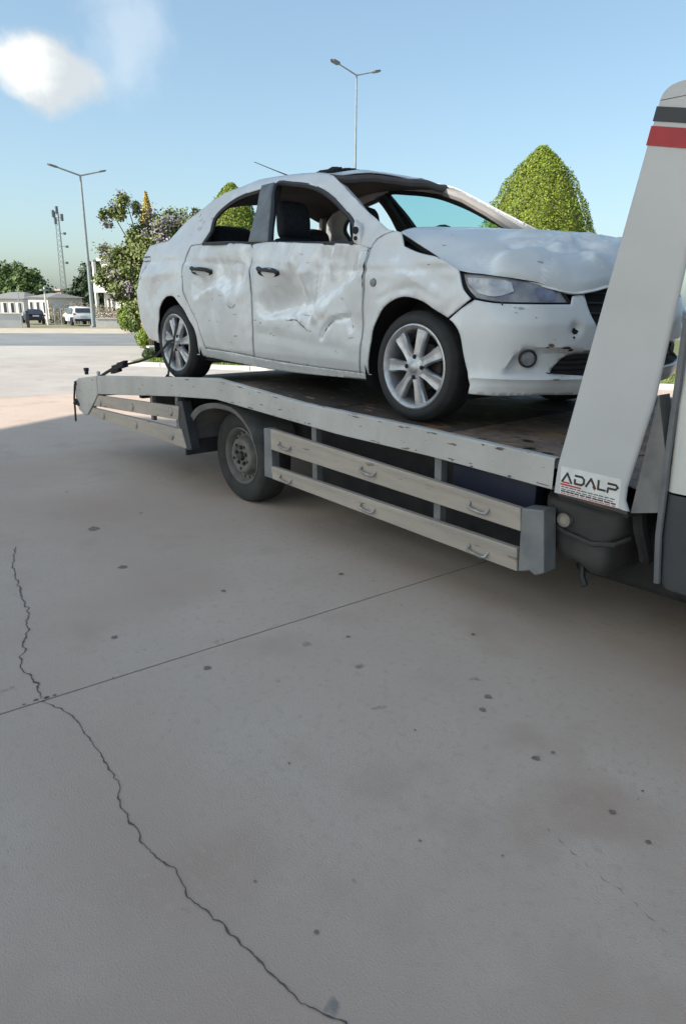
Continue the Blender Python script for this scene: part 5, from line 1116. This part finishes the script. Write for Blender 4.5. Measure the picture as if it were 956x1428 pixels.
def building(px0, px1, d, h, nm, label, m_, floors, cols, depth=5, roof='flat', over=.35, base=-.3, cat='house', group=None, roofm='roofg', balcony=False):
    a = far_pt(px0, d*(1.07 if balcony else 1.012)); b_ = far_pt(px1, d*(.93 if balcony else .988)); zz = min(a.z, b_.z); a.z = b_.z = zz; dv = (b_-a); wd = dv.length; dv.normalize(); nv = Vector((dv.y, -dv.x, 0));
    if nv.dot(Vector((2.6, -2.8, 0))-a) < 0: nv = -nv
    T = thing(nm, label, cat, tuple(a.lerp(b_, .5)), group); U = Vector((0, 0, 1))
    def bx(u0, u1, n0, n1, z0, z1, name, mm, par):
        v = [a+dv*u+nv*n+U*z for z in (z0, z1) for u, n in ((u0, n0), (u1, n0), (u1, n1), (u0, n1))]
        return MB().add(v, [(3, 2, 1, 0), (4, 5, 6, 7), (0, 1, 5, 4), (1, 2, 6, 5), (2, 3, 7, 6), (3, 0, 4, 7)]).build(name, mm, par, smooth=False)
    wl = bx(0, wd, -depth, 0, base, h, 'wall', m_, T)
    if roof == 'flat': bx(-over, wd+over, -depth-over, over, h, h+.3, 'roof', m_, T)
    else:
        q = [a+dv*u+nv*n+U*z for u, n, z in ((-over, over, h), (wd+over, over, h), (wd+over, -depth-over, h), (-over, -depth-over, h), (wd*.3, -depth/2, h+wd*.17), (wd*.7, -depth/2, h+wd*.17))]
        MB().add(q, [(0, 1, 5, 4), (1, 2, 5), (2, 3, 4, 5), (3, 0, 4), (3, 2, 1, 0)]).build('roof', roofm, T, smooth=False)
    for f in range(floors):
        fh = h/floors
        for c in range(cols):
            u = wd*(c+.5)/cols; ww = wd/cols*.42
            fr_ = bx(u-ww/2-.08, u+ww/2+.08, -.02, .06, f*fh+fh*.28-.08, f*fh+fh*.78+.08, 'window', 'white', T); bx(u-ww/2, u+ww/2, .0, .075, f*fh+fh*.28, f*fh+fh*.78, 'pane', 'pane', fr_)
        if balcony:
            bx(-.2, wd+.2, .0, 1.0, f*fh-.1, f*fh+.1, 'balcony', m_, T)
            bx(-.2, wd+.2, .92, 1.0, f*fh+.1, f*fh+.9, 'railing', m_, T)
            for c in range(cols+1): bx(wd*c/cols-.14, wd*c/cols+.14, .72, 1.0, f*fh+.9, (f+1)*fh-.1, 'column', m_, T)
    return T
building(136, 230, 75, 6.0, 'white_villa', 'white columned building with balconies seen through the flowering tree', 'white', 2, 4, 6, balcony=True, cat='building')
building(-14, 31, 108, 2.5, 'cottage', 'low white house with a grey hipped roof at the left edge', 'white', 1, 5, 7, 'hip', cat='house', group='low houses across the road')
building(37, 62, 100, 2.6, 'cottage', 'smaller white house with a grey hipped roof right of the round green tree', 'white', 1, 3, 6, 'hip', cat='house', group='low houses across the road')
building(64, 80, 135, 4.2, 'distant_house', 'pinkish distant house left of the radio mast', 'pink', 1, 3, 5, cat='house')
building(92, 118, 120, 3.6, 'distant_house', 'pale distant house between the mast and the street lamp', 'pink', 1, 3, 5, 'hip', cat='house', roofm='pink')
def far_tree(px, d, h, r, label, leafm, seed, n=3200, size=.5, kind='tree', group=None):
    p = far_pt(px, d); crown_tree('roadside_tree', p, h, bl([(0, 0, h*.72, r*.8), (-r*.6, 0, h*.5, r*.62), (r*.6, 0, h*.52, r*.62), (.1, -r*.3, h*.38, r*.6), (r*.2, 0, h*.85, r*.45)]), label, leafm, seed, n, size, .14, fork=.2, group=group)
far_tree(6, 125, 7.6, 3.6, 'green tree with a brownish edge above the houses at the left edge', 'leafmd', 41)
far_tree(38, 114, 7.0, 2.7, 'rounded green tree standing between the two white houses', 'leafmd', 42)
far_tree(24, 135, 8.6, 3.0, 'taller dark green tree behind the rounded green one', 'leafdk', 43)
far_tree(103, 110, 5.4, 1.9, 'low dark green tree right of the radio mast', 'leafdk', 44)
far_tree(122, 112, 8.4, 2.2, 'tall dark green tree behind the left street lamp', 'leafdk', 45)
far_tree(134, 100, 6.6, 1.5, 'narrow dark tree against the white columned building', 'leafdk', 46)
# wire fence with dry weeds
F_ = thing('wire_fence', 'wire fence with pale posts and dry weeds left of the street lamp', 'fence', far_pt(95, 66)); wire = MB()
for k in range(9):
    q = far_pt(60+k*8.5, 66); MB().tube([q-Vector((0, 0, .2)), q+Vector((0, 0, 1.35))], .05, 6).build('post', 'pole', F_)
for z in (.3, .7, 1.1): wire.tube([far_pt(60+k*8.5, 66)+Vector((0, 0, z)) for k in range(9)], .012, 4)
wire.build('wire', 'pole', F_); rnd = random.Random(9); wd_ = MB()
for i in range(9000):
    q = far_pt(rnd.uniform(62, 166), rnd.uniform(67, 74)); hh = rnd.uniform(.05, 1.0)**1.3*2.6*(.35+.9*abs(noise.noise(q*.35))); leaves(wd_, q+Vector((0, 0, hh)), .13, rnd)
stuff(wd_.build('dry_weeds', 'dry', smooth=False, recalc=False)); bpy.data.objects['dry_weeds']['kind'] = 'stuff'
FW = thing('boundary_wall', 'low white wall in front of the houses at the left edge', 'wall', far_pt(8, 56)); wallbox(far_pt(-10, 56), far_pt(27, 56), -.2, .85, .2, 'masonry', 'white', FW); wallbox(far_pt(-10, 56), far_pt(27, 56), .85, .93, .3, 'coping', 'white', FW)
FW = thing('boundary_wall', 'low pale wall behind the left street lamp', 'wall', far_pt(160, 56)); wallbox(far_pt(122, 56), far_pt(176, 56), -.2, .55, .2, 'masonry', 'kerb', FW); wallbox(far_pt(122, 56), far_pt(176, 56), .55, .62, .3, 'coping', 'kerb', FW)
GB = thing('gate_post', 'dark gate post at the end of the white wall', 'post', far_pt(34, 56)); wallbox(far_pt(32, 56), far_pt(36, 56), -.2, 1.1, .4, 'pillar', 'cabd', GB)
PB = thing('sign_pole', 'thin pole in front of the houses beside the rounded tree', 'pole', far_pt(25.5, 52)); q = far_pt(25.5, 52); MB().tube([q, q+Vector((0, 0, 2.6))], .035, 6).build('pole', 'pole', PB)
PB = thing('utility_pole', 'pale utility pole left of the wire fence', 'pole', far_pt(59, 62)); q = far_pt(59, 62); MB().tube([q, q+Vector((0, 0, 2.9))], [.09, .06], 8).build('pole', 'white', PB); MB().box(tuple(q+Vector((-.3, -.3, 2.6))), tuple(q+Vector((.3, .3, 2.7)))).build('cross_arm', 'pole', PB, smooth=False)
def small_car(p, yawd, body, label, tall=1.5, L_=4.2, Wd=1.75):
    T = thing('parked_car', label, 'car', p); R_ = Matrix.Rotation(math.radians(yawd), 3, 'Z'); P0_ = Vector(p)
    g_ = lambda x, y, z: P0_+R_ @ Vector((x, y, z)); hw = Wd/2; k = tall/1.5
    pro = [(-2.08, .35, .95), (-2.10, .75, .97), (-1.98, 1.02, .95), (-1.75, 1.38, .80), (-1.45, 1.50, .74), (-.1, 1.50, .74), (.25, 1.42, .76), (.95, 1.02, .93), (1.85, .88, .90), (2.08, .65, .88), (2.08, .35, .85)]
    pro = [(x*L_/4.2, z*k, s) for x, z, s in pro]
    MB().grid([[g_(x, -hw*s*.97, .30), g_(x, -hw*s, z-.06 if z > .5 else z-.02), g_(x, -hw*s*.9, z), g_(x, 0, z+.02), g_(x, hw*s*.9, z), g_(x, hw*s, z-.06 if z > .5 else z-.02), g_(x, hw*s*.97, .30)] for x, z, s in pro]).build('body', body, T, sharp=50)
    q = lambda v: [g_(*c) for c in v]
    MB().add(q([(-2.0, -.62, 1.05*k), (-2.0, .62, 1.05*k), (-1.76, .55, 1.40*k), (-1.76, -.55, 1.40*k)]), [(0, 1, 2, 3)]).build('rear_window', 'pane', T, smooth=False)
    for s in (-1, 1):
        MB().add(q([(-1.7, s*hw*.93, 1.02*k), (.75, s*hw*.93, 1.0*k), (.2, s*hw*.82, 1.38*k), (-1.5, s*hw*.82, 1.42*k)]), [(0, 1, 2, 3)]).build('side_window', 'pane', T, smooth=False)
        MB().add(q([(-2.07, s*.78, .78*k), (-2.07, s*.60, .78*k), (-2.02, s*.60, 1.0*k), (-2.02, s*.78, 1.0*k)]), [(0, 1, 2, 3)]).build('tail_light', 'redl', T, smooth=False)
        for x in (-1.3, 1.3):
            c = g_(x, s*(hw-.02), .32); ax = R_ @ Vector((0, 1, 0)); b = MB(); P = []
            for r, y in ((.001, .02*s), (.32, .02*s), (.32, -.18*s)): P.append([c+R_ @ Vector((r*math.cos(2*PI*j/20), y, r*math.sin(2*PI*j/20))) for j in range(21)])
            b.grid(P).build('wheel', 'rubber', T)
    MB().add(q([(-2.13, -.26, .62), (-2.13, .26, .62), (-2.13, .26, .74), (-2.13, -.26, .74)]), [(0, 1, 2, 3)]).build('number_plate', 'white', T, smooth=False)
    MB().add(q([(-2.115, -.7, .33), (-2.115, .7, .33), (-2.115, .7, .52), (-2.115, -.7, .52)]), [(0, 1, 2, 3)]).build('rear_bumper', 'black', T, smooth=False)
    return T
small_car(far_pt(99, 62), 171, 'suvw', 'white hatchback parked across the road left of the street lamp', 1.42)
small_car(far_pt(41, 68), 168, 'suvd', 'dark blue car parked beside the gate post across the road', 1.2, 2.9, 1.5)
stuff(gb2 := MB().add([Vector((0, 0, 0))], []).build('tmp', 'dry')); bpy.data.objects.remove(gb2)
# long low hills far beyond the plain
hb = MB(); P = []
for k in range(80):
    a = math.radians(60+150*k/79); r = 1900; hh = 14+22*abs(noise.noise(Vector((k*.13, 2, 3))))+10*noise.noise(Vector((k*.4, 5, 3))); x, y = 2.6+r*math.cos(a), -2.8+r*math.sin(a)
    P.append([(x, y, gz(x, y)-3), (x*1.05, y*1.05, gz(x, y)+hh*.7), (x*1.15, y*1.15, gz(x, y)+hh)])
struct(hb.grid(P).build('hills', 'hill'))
for o in bpy.data.objects:
    if 'w' in o: del o['w']
